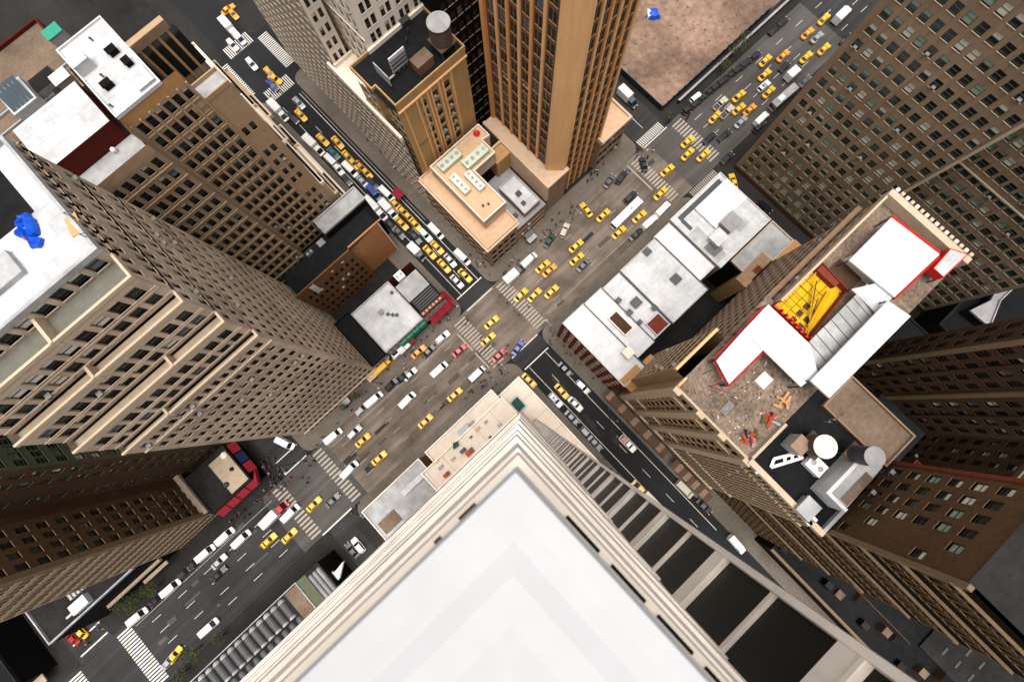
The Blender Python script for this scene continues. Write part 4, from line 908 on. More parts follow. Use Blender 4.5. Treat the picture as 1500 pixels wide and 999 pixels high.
for j in range(4): vent(x-1.5+j*.9, y+.5-.3*j, zS, ('first','second','third','last')[j]+' thin exhaust pipe in the row behind the black water tank', 1.8, .14, 'metal')

SS = T('sidewalk_shed','long brown timber shed over the pavement in front of the sand tower','scaffolding',(20,-26,.14))
for j in range(14): SS.part('deck_board', MB().box(18.7,21.3,-15-1.6*j,-13.45-1.6*j,3.4,3.5,'wood' if j % 3 else 'podium_wall'))
for j in range(8):
    for x in (18.8,21.2): SS.part('post', MB().box(x-.06,x+.06,-36+3.15*j,-35.88+3.15*j,.14,3.4,'steel_dark'))
SS.part('parapet_board', MB().box(18.6,18.7,-36.2,-13.4,3.3,4.3,'brick')); SS.part('parapet_board', MB().box(18.7,21.3,-13.44,-13.36,3.3,4.3,'brick'))
S2_ = T('sidewalk_shed','second brown shed over the pavement further down the black side street','scaffolding',(20,-45,.14))
for j in range(9): S2_.part('deck_board', MB().box(18.7,21.2,-40-1.5*j,-38.55-1.5*j,3.2,3.3,'podium_wall' if j % 2 else 'wood'))
for j in range(5):
    for x in (18.8,21.1): S2_.part('post', MB().box(x-.06,x+.06,-51.5+3.1*j,-51.38+3.1*j,.14,3.2,'steel_dark'))
RT = Bld('brown_brick_tower', 'huge brown brick tower covered with small square windows beyond the second crossing', 'skyscraper', (115,-15,0), fm='frame_green', sm='left_trim', mix=[('d',10),('hg',3),('gb',2),('h',2),('b',2),('ac',1)])
RT.facade((95,8.3),(95,-24.2),2,2+3.72*22,12,22,1.65,2.0,'brown_brick',d=.25,sill=1.1,ml=1.0,mr=.6,courses=[(75.5,.35,.25,'cream_dark')])
RT.wall((95,8.3),(95,-24.2),84,100,'brown_brick'); RT.wall((95,8.3),(95,-24.2),0,2,'brown_dark')
RT.facade((95,-24.2),(101,-24.2),2,80,2,21,1.2,1.7,'brown_dark'); RT.wall((130,8.3),(95,8.3),0,100,'brown_brick')
RT.facade((101,-24.2),(101,-58),2,2+3.72*20,14,20,1.7,2.0,'brown_brick',d=.3,sill=1.0,courses=[(42,.3,.25,'cream_dark')]); RT.wall((101,-24.2),(101,-58),76.4,100,'brown_brick')
RT.part('corner_band', MB().box(94.85,95.0,-24.2,-23.6,2,80,'cream_dark'))
RT.part('roof', MB().face([(95,-58,100),(140,-58,100),(140,8.3,100),(95,8.3,100)], 'roof_grey')); RT.done(300)
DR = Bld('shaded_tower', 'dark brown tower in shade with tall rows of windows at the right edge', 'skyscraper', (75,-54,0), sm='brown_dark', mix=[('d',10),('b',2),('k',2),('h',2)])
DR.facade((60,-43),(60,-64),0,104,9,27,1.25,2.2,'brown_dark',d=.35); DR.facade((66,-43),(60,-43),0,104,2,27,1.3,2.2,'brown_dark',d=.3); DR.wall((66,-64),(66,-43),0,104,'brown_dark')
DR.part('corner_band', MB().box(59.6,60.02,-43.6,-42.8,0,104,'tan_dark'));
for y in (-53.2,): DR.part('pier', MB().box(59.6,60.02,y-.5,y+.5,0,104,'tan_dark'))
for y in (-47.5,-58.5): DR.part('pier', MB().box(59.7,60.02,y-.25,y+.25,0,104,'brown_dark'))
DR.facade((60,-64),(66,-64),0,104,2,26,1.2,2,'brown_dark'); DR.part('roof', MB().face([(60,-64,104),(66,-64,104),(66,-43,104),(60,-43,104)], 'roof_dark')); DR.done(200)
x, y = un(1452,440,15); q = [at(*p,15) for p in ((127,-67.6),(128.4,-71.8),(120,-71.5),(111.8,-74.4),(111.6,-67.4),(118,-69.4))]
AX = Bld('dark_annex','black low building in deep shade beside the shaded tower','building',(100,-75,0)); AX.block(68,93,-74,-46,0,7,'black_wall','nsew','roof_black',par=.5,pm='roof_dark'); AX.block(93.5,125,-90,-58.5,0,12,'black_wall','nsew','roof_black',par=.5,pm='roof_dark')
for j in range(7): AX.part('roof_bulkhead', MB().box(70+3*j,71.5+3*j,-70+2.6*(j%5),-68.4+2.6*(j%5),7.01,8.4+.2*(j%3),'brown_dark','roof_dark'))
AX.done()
t = T('grey_low_roof','small pale grey roof lit among the dark blocks at the right edge','roof',(104,-62,0)); t.part('body', MB().prism(q, 0, 15, 'black_wall', 'roof_grey')); t.part('coping', rim(q, 14.8, 15.5, .25, 'roof_pale'))
LR = Bld('set_back_building', 'dark brown block with slanting bands of set-back ledges below the black roof', 'building', (30,-58,0), sm='tan_dark', fm='frame_dark', mix=[('d',10),('k',2),('h',1),('b',1)])
zb = [0,24,34,44,55,64,72,80]
for j in range(7):
    x = 23.0; z0, z1 = zb[j], zb[j+1]; nr = max(2, round((z1-z0-1.8)/3.4))
    LR.facade((x,-49.2),(x,-68),z0,z1-1.8,12,nr,.85,2.0,'red_brown',d=.3,sill=.8,ml=1.2,mr=.5)
    LR.part('ledge', MB().box(x-.4,x+.02,-68,-49.0,z1-2.1,z1-1.8,'tan_dark')); LR.part('shadow_band', MB().box(x+.02,x+.6,-68,-49.2,z1-1.8,z1,'black_wall'))  # black box almost flush with the wall, setback shadow painted as a band
LR.facade((39,-49.2),(23,-49.2),0,77,6,21,1.4,2.0,'red_brown',d=.25,mix=[('d',5),('h',2),('gb',1),('b',1),('ac',1)],skip=lambda a, r: a > 10.5 and (r*7+int(a)) % 4 < 3); LR.wall((39,-49.2),(23,-49.2),77,80,'red_brown')
LR.part('corner_pier', MB().box(22.7,23.4,-49.6,-48.9,0,80.4,'tan_dark')); LR.part('end_pier', MB().box(38.6,39.3,-50,-48.9,0,80,'brick_red'))
LR.wall((39,-68),(39,-49.2),0,80,'red_brown'); LR.wall((23,-68),(39,-68),0,80,'red_brown'); LR.part('roof', MB().face([(23,-68,80),(39,-68,80),(39,-49,80),(23,-49,80)], 'roof_dark')); LR.done(240)
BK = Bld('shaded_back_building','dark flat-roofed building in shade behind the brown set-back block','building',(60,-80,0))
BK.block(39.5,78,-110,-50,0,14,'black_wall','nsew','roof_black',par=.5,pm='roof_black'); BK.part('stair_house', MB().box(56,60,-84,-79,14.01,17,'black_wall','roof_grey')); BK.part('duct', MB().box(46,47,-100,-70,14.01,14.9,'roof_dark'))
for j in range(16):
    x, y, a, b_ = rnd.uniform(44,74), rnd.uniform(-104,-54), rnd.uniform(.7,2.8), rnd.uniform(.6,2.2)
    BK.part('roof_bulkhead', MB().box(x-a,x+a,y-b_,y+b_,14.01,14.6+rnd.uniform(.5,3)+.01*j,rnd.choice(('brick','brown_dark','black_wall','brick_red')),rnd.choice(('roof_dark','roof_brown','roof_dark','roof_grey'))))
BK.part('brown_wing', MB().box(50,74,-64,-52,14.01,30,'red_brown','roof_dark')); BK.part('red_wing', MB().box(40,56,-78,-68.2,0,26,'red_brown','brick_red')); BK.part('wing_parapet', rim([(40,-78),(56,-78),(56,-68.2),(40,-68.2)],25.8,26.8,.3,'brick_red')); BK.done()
_x, _y = un(1488,900,12); t = solo('blue_sheet', MB().prism([(_x-1.6,_y-1),(_x+1.2,_y-1.4),(_x+1.8,_y+1),(_x-.6,_y+1.5)],14.02,14.8,'blue_tarp'),'dark blue sheet on the low roof at the right edge','tarpaulin',(_x,_y,14.02))
RB = Bld('rear_block','dark brown windowed block behind the set-back building at the lower right edge','building',(55,-85,0),sm='brown_dark',fm='frame_dark')
RB.facade((44,-72),(44,-118),0,44,14,12,1.4,2.1,'brown_dark',d=.3); RB.facade((68,-72),(44,-72),0,44,8,12,1.4,2.1,'red_brown',d=.3); RB.block(44,68,-118,-72,0,44,'brown_dark','es','roof_dark',par=.9,pm='tan_dark')
for j in range(9): RB.part('roof_bulkhead', MB().box(46+2.3*j,47.6+2.3*j,-78-4*(j%4),-75.6-4*(j%4),44.01,45.4+.4*(j%3)+.01*j,('brick','black_wall','roof_grey')[j%3],('roof_grey','roof_brown','roof_dark')[j%3]))
for j in range(5): RB.part('fire_escape_landing', MB().box(43.0,43.98,-80,-76.5,6+7.3*j,6.12+7.3*j,'steel_dark'))
RB.done(200)
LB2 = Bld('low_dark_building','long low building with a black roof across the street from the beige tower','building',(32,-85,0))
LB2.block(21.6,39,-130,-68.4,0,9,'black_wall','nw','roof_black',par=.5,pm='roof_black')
LB2.part('grey_roof', MB().box(31,46,-130,-108,0,9.6,'black_wall','roof_dark'))
for i in range(2):
    for j in range(3): LB2.part('roof_slot', MB().box(33.5+4*i,35.6+4*i,-113-4*j,-112.4-4*j,9.61,9.8,'steel_dark'))
for j in range(12): LB2.part('roof_bulkhead', MB().box(23+1.9*(j%3)+.5*(j%4),24.6+2.2*(j%3)+.5*(j%4),-71.5-4.1*j,-69.6-4.1*j,9.02,9.9+.5*(j%4)+.01*j,('black_wall','brown_dark','brown_dark')[j%3],('roof_dark','roof_brown','roof_black')[j%3]))
LB2.part('street_cornice', MB().box(21.2,21.9,-130,-68.4,8.6,9.7,'tan_dark')); LB2.part('rear_parapet', MB().box(29.6,29.9,-106,-70,9.02,9.8,'brown_dark'))
LB2.done()
# ------------------------------------------------------------------ the beige tower the photo is taken from
OW = Bld('beige_tower', 'beige stone tower below the camera with white coping, stepped cornices and flat terraces', 'skyscraper', (-12,-14,0), fm='frame_dark', sm='own_stone')
X1, Y1 = -.43, -.33
OW.wall((X1,-40),(X1,Y1),0,138,'own_stone'); OW.wall((X1,Y1),(-40,Y1),0,138,'own_stone')
def ring_course(z0, z1, xo, yo, m, nm='cornice'):   # moulding running round the corner of the tower
    OW.part(nm, MB().prism([(-40,yo),(xo,yo),(xo,-40),(X1-.3,-40),(X1-.3,Y1-.3),(-40,Y1-.3)], z0, z1, m))
ring_course(100,101.2,-.40,-.21,'own_stone'); ring_course(112,112.7,-.40,-.20,'own_stone'); ring_course(121.5,122.4,-.36,-.24,'own_stone'); ring_course(127.4,128.2,-.33,-.21,'own_stone'); ring_course(131.2,131.8,-.30,-.215,'own_stone')
ring_course(133.3,133.9,-.275,-.20,'own_stone'); ring_course(135.0,135.3,-.262,-.215,'cream'); ring_course(136.0,136.35,-.215,-.185,'own_stone'); ring_course(136.36,136.6,-.232,-.21,'cream')
for j in range(9):
    y = -1.0-1.15*j; OW.part('recess', MB().box(-.31,-.258,-1.02-.42*j,-.72-.42*j,136.605,136.63,'black_wall'))
for a, c in ((-.80,-.66),(-1.02,-.97)): OW.part('recess', MB().box(a,c,-.285,-.235,136.605,136.63,'brown_dark'))
zl = 138.0                                                          # the white coping, two metres under the lens
prof = [(-.172,137.93),(-.166,137.965),(-.178,138.0),(-.28,138.008),(-.36,138.02),(-.44,138.045),(-.56,138.062),(-.70,138.095),(-.84,138.11),(-1.0,138.14),(-1.9,138.25)]
left = MB(); right = MB()
for (o0, z0), (o1, z1) in zip(prof, prof[1:]):
    p0, p1 = o0+.012, o1+.012
    left.face([(o0-.012,p0,z0),(-6,p0,z0),(-6,p1,z1),(o1-.012,p1,z1)], 'ledge_white'); right.face([(o0-.012,-6,z0),(o0-.012,p0,z0),(o1-.012,p1,z1),(o1-.012,-6,z1)], 'ledge_white')
OW.part('coping', left); OW.part('coping', right)
OW.part('parapet_core', MB().box(-6,-.25,-6,-.23,137,137.6,'own_stone'))
# window bay seen almost end on
yw, fh = -4.85, 3.95
zr = 133.5
bay = MB()
OW.part('bay_pier', MB().box(.92,1.04,yw-.6,yw+.05,0,137.2,'own_stone')); OW.part('bay_rail', MB().box(X1,X1+.05,yw-.3,yw+.10,0,137.2,'own_stone'))
OW.wall((1.06,-40),(1.06,yw),0,137,'own_stone')
j = 0
while zr-fh*j > 6:
    z = zr-fh*j
    OW.part('spandrel', MB().box(X1+.05,.92,yw-.35,yw+.02,z-.22,z+.22,'own_stone')); OW.part('spandrel_sill', MB().box(X1+.05,.94,yw-.1,yw+.04,z+.22,z+.3,'own_stone'))
    OW.part('transom', MB().box(X1+.05,.92,yw-.1,yw-.01,z+2.0,z+2.1,'own_stone'))
    OW.part('window_pane', MB().face([(.92,yw-.09,z+.3),(X1+.05,yw-.09,z+.3),(X1+.05,yw-.09,z+2.0),(.92,yw-.09,z+2.0)], 'glass_dark'))
    OW.part('window_pane', MB().face([(.92,yw-.09,z+2.1),(X1+.05,yw-.09,z+2.1),(X1+.05,yw-.09,z+fh-.22),(.92,yw-.09,z+fh-.22)], 'glass_dark'))
    j += 1
# terraces far below
OW.part('terrace', MB().box(-2.3,5.0,-60,6.4,0,12,'podium_wall','own_roof')); OW.part('terrace_parapet', MB().box(4.75,5.1,-60,6.4,11.8,12.7,'own_stone')); OW.part('terrace_parapet', MB().box(-2.3,5.1,6.1,6.5,11.8,12.69,'own_stone'))
for y in (1.2,-4.5,-10,-16,-22,-29,-36): OW.part('terrace_joint', MB().box(-.4,4.74,y-.06,y+.06,12.0,12.05,'cream_dark'))
OW.part('terrace', MB().box(-24,-2.32,4.9,8.3,0,19.5,'podium_wall','own_roof')); OW.part('terrace_parapet', rim([(-24.1,4.8),(-2.2,4.8),(-2.2,8.4),(-24.1,8.4)], 19.2, 20.2, .3, 'own_stone'))
OW.part('terrace', MB().box(-27,-1.6,-.35,5.0,0,24,'podium_wall','own_roof')); OW.part('terrace_parapet', rim([(-27,-.34),(-1.55,-.34),(-1.55,5.05),(-27,5.05)], 23.8, 24.8, .28, 'own_stone'))
OW.part('terrace_wall', MB().box(-1.9,-1.3,-7,6.0,12.01,15,'own_stone'))
for j, (u, v, s_, m_) in enumerate(((700,628,.5,'cream_dark'),(712,618,.35,'roof_grey'),(690,640,.3,'steel_dark'),(664,672,.45,'cream_dark'),(646,684,.5,'roof_pale'),(718,640,.3,'wood'),(732,622,.4,'roof_pale'),(640,676,.35,'orange_light'))):
    x, y = un(u, v, 24.5); OW.part('terrace_box', MB().box(x-s_*1.4,x+s_,y-s_*.6,y+s_*.7,24.01,24.4+s_*.8,m_))
for j in range(5): OW.part('terrace_joint', MB().box(-26+5*j,-25.9+5*j,.1,4.7,24.01,24.05,'cream_dark'))
OW.part('grey_terrace', MB().box(-46,-27.1,-1,8.6,0,15,'podium_wall','roof_pale')); OW.part('terrace_parapet', rim([(-46,-1),(-27.1,-1),(-27.1,8.7),(-46,8.7)], 14.8, 15.5, .25, 'cream'))
OW.part('sunken_court', MB().box(-45,-39.8,.4,3.8,15.01,15.3,'roof_pale','roof_brown')); OW.part('roof_curb', MB().box(-35.5,-28.5,4.2,5.6,15.01,16.2,'roof_white'))
OW.part('low_roof', MB().box(-52,-46.1,-1,7.6,0,8,'podium_wall','pavement_dark'))
OW.done(40)
x, y = un(759,592,13); t = T('green_roof_box','dark green flat-topped box on the corner terrace','roof box',(x,y,12.05)); t.part('body', MB().box(x-1.1,x+1.1,y-1.5,y+1.5,12.05,13.2,'green_box')); t.part('pad', MB().box(x-1.6,x+1.5,y-2.1,y+2.0,12.01,12.12,'roof_white'))
for u, v, nm, m, lb, s in ((688,662,'gas_burner','red_orange','large orange site cabinet on the beige terrace',1.0),(654,695,'gas_burner','red_orange','smaller orange cabinet alone further along the beige terrace',.75),(678,660,'gas_burner','steel_dark','dark grey cabinet beside the large orange one',.7)):
    x, y = un(u, v, 24.6); t = T('site_cabinet', lb, 'cabinet', (x,y,24.02)); t.part('body', MB().box(x-s,x+s,y-s*.6,y+s*.6,24.02,25.1,m)); t.part('lid', MB().box(x-s*.9,x+s*.2,y-s*.5,y+s*.5,25.1,25.25,m)); t.part('dark_cap', MB().box(x+s*.25,x+s*.8,y-s*.45,y+s*.45,25.1,25.3,'steel_dark'))
x, y = un(670,650,20.5); t = T('black_cover','crumpled black cover hanging over the terrace parapet','tarpaulin',(x,y,24.1)); t.part('cover', MB().prism([(x-.9,y-.5),(x+.5,y-.7),(x+1,y+.3),(x,y+.7)], 24.1, 25.2, 'green_box'))
x, y = un(680,629,20); t = T('pale_unit','pale grey roof unit on the lower avenue terrace','air conditioner',(x,y,19.52)); t.part('body', MB().box(x-1.6,x+1.4,y-.9,y+.8,19.52,20.6,'roof_white')); t.part('duct', MB().box(x+1.41,x+3.0,y-.4,y+.2,19.52,20.1,'roof_pale'))
x, y = un(636,698,16); box_thing('roof_hatch',x-.7,x+.7,y-.7,y+.7,15.01,15.8,'roof_grey','grey round hatch on the pale grey terrace','roof hatch')
for j in range(8):
    x, y = un(600+5*j, 730+3*(j % 3), 15.1); box_thing('roof_vent_box',x-.3,x+.3,y-.3,y+.3,15.01,15.7,'roof_grey','low grey vent box in the ragged row on the pale grey terrace','vent').root['group'] if False else None
x, y = un(483,845,6); t = T('white_tarpaulin','ragged bright white sheeting on the low roof beside the beige tower','tarpaulin',(x,y,8.02))
t.part('sheet', MB().prism([un(470,842,9),un(478,836,9),un(490,838,9),un(503,822,9),un(497,848,9),un(486,856,9),un(470,870,9),un(478,852,9)], 8.02, 9.2, 'white_tarp'))
x, y = un(482,820,3); t = T('orange_parasol','orange parasol open on the pavement beside the white sheeting','parasol',(x,y,.14)); t.part('canopy', MB().lathe(x,y,[(1.3,2.2),(1.25,2.35),(.1,2.9)],'roof_orange',8)); t.part('pole', MB().bar((x,y,.14),(x,y,2.8),.04,'metal',6)); t.part('base', MB().lathe(x,y,[(.4,.14),(.4,.25),(.1,.3)],'steel_dark',10))
# ------------------------------------------------------------------ block beyond the third street and the vaulted roof
PV_ = Bld('vaulted_roof_building', 'low dark building with two rows of grey barrel-vaulted roof lights and a white rim', 'building', (-90,2,0))
PV_.block(-107,-63.5,-12,7.4,0,11.4,'black_wall','nsew','roof_dark',par=0)
PV_.part('white_rim', rim([(-107,-12),(-70.2,-12),(-70.2,7.5),(-107,7.5)], 11.3, 12.3, .22, 'roof_pale')); PV_.part('brown_roof', MB().box(-74.4,-70.6,-6,7.1,11.41,11.6,'brown_dark','roof_brown')); PV_.part('end_strip', MB().box(-70.1,-67.5,-8,7.3,11.41,12.0,'roof_grey','left_green'))
def vault(x, y0, y1, z, wv, lift):
    n = 7; r = wv/2; A_ = []
    for y, s in ((y0,1),(y1-r*.9,1),(y1-r*.35,.86),(y1,.45)):
        A_.append([(x+r*s*math.cos(math.pi*j/(n-1)), y, z+lift*s*math.sin(math.pi*j/(n-1))+.01) for j in range(n)])
    return A_
for j in range(15):
    x = -76.2-2.3*j
    PV_.part('vault_roof', MB().rings(vault(x,2.0,6.8,11.42,1.75,.95), 'vault_grey')); PV_.part('vault_rib', MB().rings(vault(x,1.4,2.2,11.42,1.9,1.05), 'roof_pale'))
    PV_.part('vault_roof', MB().rings(vault(x+.9,-4.6,1.0,11.42,1.6,.8), 'vault_grey')); PV_.part('vault_rib', MB().rings(vault(x,6.0,6.95,11.42,1.9,1.02), 'roof_pale'))
for j in range(3): PV_.part('vault_roof', MB().rings(vault(-66.8+1.25*j,-2,6.4,11.42,1.05,.8), 'roof_grey'))
PV_.done()
W1 = Bld('awning_corner_building', 'low corner building with flat grey roof wrapped in red awnings', 'building', (-70,41,0))
W1.block(-77.6,-64.6,35.4,47.4,0,8,'black_wall','nse','roof_dark',par=.4,pm='roof_dark')
W1.part('beige_deck', MB().box(-70.6,-64.9,36,46,8.01,8.2,'stone_grey'))
for j in range(3): W1.part('awning', MB().rings([[(-64.5,37.4+3.4*j,7.0),(-64.5,40.4+3.4*j,7.0),(-64.5,40.4+3.4*j,6.8),(-64.5,37.4+3.4*j,6.8)],[(-62.8,37.4+3.4*j,5.4),(-62.8,40.4+3.4*j,5.4),(-62.8,40.4+3.4*j,5.2),(-62.8,37.4+3.4*j,5.2)]], ('awning_red','cloth_navy','awning_red')[j]))
for j in range(4): awning(W1, -77.4+3.3*j, -74.4+3.3*j, 33.7, 35.35, 7.0, 5.4, 'awning_red', 's')
W1.part('corner_awning', MB().prism([(-64.7,35.3),(-62.9,37.2),(-64.6,33.7)], 5.3, 6.9, 'awning_red'))
W1.done()
x, y = un(339,570+100,9); 
for u, v, m, s, lb in ((339,687,'cloth_navy',.5,'small dark blue drum on the flat grey corner roof'),(331,710,'steel_dark',.7,'round black vent cowl on the flat grey corner roof'),(328,667,'cream',.9,'beige roof box in the back corner of the flat grey roof')):
    x, y = un(u, v, 8.6); solo('roof_drum', MB().lathe(x,y,[(s,8.1),(s,8.8),(s*.6,9.1)],m,12), lb, 'roof vent', (x,y,8.1))
W2 = Bld('brown_slab_tower', 'tall brown slab with close rows of windows rising at the lower left edge', 'skyscraper', (-87,46,0), fm='frame_dark', sm='grid_band', mix=[('d',14),('g',2),('k',1)])
W2.facade((-94.5,36.6),(-79,36.6),0,106,12,31,.85,2.0,'grid_wall',d=.35,ml=.4,mr=1.0); W2.facade((-79,36.6),(-79,47),0,106,4,28,1.3,2.0,'red_brown',d=.3); W2.wall((-79,47),(-79,54),0,106,'brown_dark')
W2.part('corner_pier', MB().box(-79.9,-78.7,36.3,37.4,8.1,106,'tan_dark')); W2.part('stone_ledge', MB().box(-81.5,-77.65,36.7,54,8.0,9.2,'stone_grey'))
W2.wall((-94.5,56),(-94.5,36.6),0,106,'brown_dark'); W2.wall((-79,54),(-94.5,54),0,106,'brown_dark'); W2.part('roof', MB().face([(-94.5,36.6,106),(-79,36.6,106),(-79,54,106),(-94.5,54,106)], 'roof_dark')); W2.done(240)
W3 = Bld('green_grey_tower', 'dark olive tower with horizontal window strips between the tan tower and the brown slab', 'skyscraper', (-74,60,0), fm='frame_green', sm='frame_green')
W3.facade((-67,49.5),(-67,60),0,104,6,28,1.3,2.0,'left_green',d=.3); W3.facade((-79,49.5),(-67,49.5),0,104,4,28,1.1,2.0,'brown_dark',d=.3,skip=lambda a, r: 2.5 < a < 6.5); W3.block(-90,-67,49.5,66,0,104,'brown_dark','nw','roof_dark',par=0); W3.done(120)
W4 = Bld('low_service_building','low dark service building with white plant on its roof at the lower left edge','building',(-112,42,0))
W4.block(-120,-95,36.6,47.5,0,16,'black_wall','sew','roof_dark',par=.7,pm='roof_pale')
W4.part('white_plant', MB().box(-111,-106.5,37.5,40,16.01,17.6,'roof_bright')); W4.part('pipe', MB().box(-113.5,-111.1,38.3,38.8,16.01,16.6,'roof_white'))
for j in range(5): W4.part('louvre', MB().box(-110+1.1*j,-109.3+1.1*j,41,46,16.01,17.0,'roof_pale'))
W4.part('ledge', MB().box(-112,-95,35.8,36.55,7,8,'stone_grey')); W4.part('canopy', MB().box(-104,-96.2,34.8,35.75,4.2,4.6,'stone_grey'))
W4.done()
W5 = Bld('dark_corner_building','dark low building with ribbed roof at the bottom left corner','building',(-150,50,0))
W5.block(-190,-137,36,80,0,10,'black_wall','nse','roof_black',par=.6,pm='roof_dark')
for j in range(7): W5.part('roof_rib', MB().box(-180,-140,38+3.5*j,38.5+3.5*j,10.01,10.5,'roof_grey' if j % 2 else 'roof_dark'))
for j in range(4): W5.part('skylight', MB().box(-146-8*j,-142.5-8*j,39.8,42,10.01,10.8,'roof_grey','glass_blue'))
for j in range(6): W5.part('roof_bulkhead', MB().box(-141.5-6*j,-139.6-6*j,45+3*(j%3),47+3*(j%3),10.01,12+.3*j,'brown_dark','roof_dark'))
W5.part('street_canopy', MB().box(-150,-137.5,33.6,35.9,4,4.3,'stone_grey'))
W5.done()
# ------------------------------------------------------------------ vehicles
def sect(x, hw, zl, zt): return [(x,-hw*.88,zl),(x,-hw,zl+.3*(zt-zl)),(x,-hw*.99,zt-.14),(x,-hw*.86,zt),(x,hw*.86,zt),(x,hw*.99,zt-.14),(x,hw,zl+.3*(zt-zl)),(x,hw*.88,zl)]
def lerp(a, b, t): return tuple(a[i]+(b[i]-a[i])*t for i in range(3))
def panel(mb, q, ins, off, m):      # glass set into a sloping face q (4 corners), a little proud of it
    c = [sum(p[i] for p in q)/4 for i in range(3)]
    n = (Vector(q[1])-Vector(q[0])).cross(Vector(q[3])-Vector(q[0])).normalized()*off
    r = [tuple(Vector(lerp(p, c, ins))+n) for p in q]
    mb.face(r, m)
def car_kind(secs, gh, wheels, wr, lights=True, solid_rear=False):
    """gh = (zb, xb0, xb1, hwb, zr, xr0, xr1, hwr): glasshouse base and roof"""
    parts = []
    b = MB(); b.rings([sect(*s) for s in secs], 'van_white')
    zb, xb0, xb1, hb, zr, xr0, xr1, hr = gh
    B_ = [(xb0,-hb,zb),(xb1,-hb,zb),(xb1,hb,zb),(xb0,hb,zb)]; R_ = [(xr0,-hr,zr),(xr1,-hr,zr),(xr1,hr,zr),(xr0,hr,zr)]
    b.rings([B_, R_], 'van_white')
    e = .12; b.rings([[(x*(.97) + (xr0+xr1)/2*.03, y*.9, zr) for x, y, z in R_],[(x*.9+(xr0+xr1)/2*.1, y*.8, zr+.05) for x, y, z in R_]], 'van_white')
    x0, x1 = secs[0], secs[-1]
    if lights:
        for s in (-1, 1):
            b.box(secs[-2][0]-.05, secs[-2][0]+.10, s*secs[-2][1]*.72-.16, s*secs[-2][1]*.72+.16, secs[-2][3]-.16, secs[-2][3]-.0+.015, 'sign_light')
            b.box(secs[1][0]-.1, secs[1][0]+.06, s*secs[1][1]*.75-.14, s*secs[1][1]*.75+.14, secs[1][3]-.2, secs[1][3]+.01, 'car_red')
            b.box(xb1-.35, xb1-.15, s*(secs[2][1]+.02), s*(secs[2][1]+.17), zb, zb+.13, 'steel_dark')
    parts.append(('body', b, True))
    g = MB(); panel(g, [B_[1],B_[2],R_[2],R_[1]], .1, .012, 'car_glass'); parts.append(('windscreen', g, False))
    if not solid_rear:
        g = MB(); panel(g, [B_[3],B_[0],R_[0],R_[3]], .1, .012, 'car_glass'); parts.append(('rear_window', g, False))
    f = .72 if solid_rear else 0
    for k, (i, j) in enumerate(((0,1),(2,3))):
        q = [B_[i],B_[j],R_[j],R_[i]]
        if solid_rear:
            if k == 0: q = [lerp(B_[0],B_[1],f),B_[1],R_[1],lerp(R_[0],R_[1],f)]
            else: q = [B_[2],lerp(B_[3],B_[2],f),lerp(R_[3],R_[2],f),R_[2]]
        g = MB(); panel(g, q, .1, .012, 'car_glass'); parts.append(('side_window', g, False))
    return parts, wheels, wr
def wheel_mesh(r):
    b = MB(); n = 12
    ring = lambda y, q: [(q*math.cos(2*math.pi*j/n), y, q*math.sin(2*math.pi*j/n)) for j in range(n)]
    b.rings([ring(-.11,r), ring(.11,r)], 'rubber', False)
    for s in (-.11,.11): b.rings([ring(s,r), ring(s*1.02,r*.62)], 'rubber', False); b.face(ring(s*1.02,r*.62), 'metal')
    return b.mesh('wheel')
SED = [(-2.47,.62,.45,.70),(-2.36,.84,.30,.88),(-1.6,.92,.24,.93),(1.0,.92,.24,.95),(2.05,.90,.24,.86),(2.36,.80,.32,.74),(2.48,.62,.42,.64)]
SUVS = [(-2.35,.70,.5,.95),(-2.28,.88,.38,1.02),(-1.6,.95,.32,1.06),(1.0,.95,.32,1.08),(1.95,.92,.32,1.0),(2.28,.84,.4,.9),(2.36,.66,.5,.8)]
VANS = [(-2.85,.86,.45,1.0),(-2.8,.97,.35,1.05),(-1.6,1.0,.32,1.1),(1.4,1.0,.32,1.1),(2.3,.96,.34,1.02),(2.7,.86,.4,.88),(2.8,.7,.5,.8)]
PICK = [(-2.75,.80,.5,1.0),(-2.7,.95,.4,1.05),(-1.0,.97,.36,1.05),(1.0,.97,.36,1.08),(2.2,.95,.36,1.02),(2.6,.85,.42,.92),(2.7,.7,.5,.84)]
TRKS = [(.9,1.0,.5,1.1),(1.0,1.05,.45,1.15),(1.6,1.08,.42,1.2),(2.6,1.06,.42,1.2),(3.3,1.02,.42,1.15),(3.6,.92,.5,1.05),(3.66,.8,.6,.95)]
BUSS = [(-6.0,1.15,.5,1.2),(-5.95,1.24,.4,1.3),(-3,1.27,.36,1.35),(3,1.27,.36,1.35),(5.7,1.24,.36,1.3),(5.95,1.1,.45,1.25),(6.0,1.0,.5,1.2)]
KIND = {
 'sedan': car_kind(SED, (.9,-1.75,1.05,.82,1.43,-1.05,.25,.64), [(-1.45,.8),(1.5,.8)], .33),
 'suv': car_kind(SUVS, (1.03,-2.2,1.0,.86,1.75,-1.95,.2,.70), [(-1.4,.83),(1.4,.83)], .37),
 'van': car_kind(VANS, (1.05,-2.78,2.0,.96,2.15,-2.7,1.25,.86), [(-1.7,.86),(1.7,.86)], .36, True, True),
 'pickup': car_kind(PICK, (1.03,-.6,1.35,.86,1.75,-.35,.65,.70), [(-1.7,.85),(1.7,.85)], .38),
 'truck': car_kind(TRKS, (1.12,.95,3.2,1.0,2.3,1.0,2.3,.88), [(-2.4,.9),(2.5,.9)], .46),
 'bus': car_kind(BUSS, (1.28,-5.9,5.85,1.24,3.05,-5.75,5.4,1.12), [(-3.6,1.05),(3.9,1.05)], .5),
}
bed = MB(); bed.box(-2.6,-.75,-.78,.78,1.04,1.07,'steel_dark'); KIND['pickup'][0].append(('cargo_bed', bed, False))
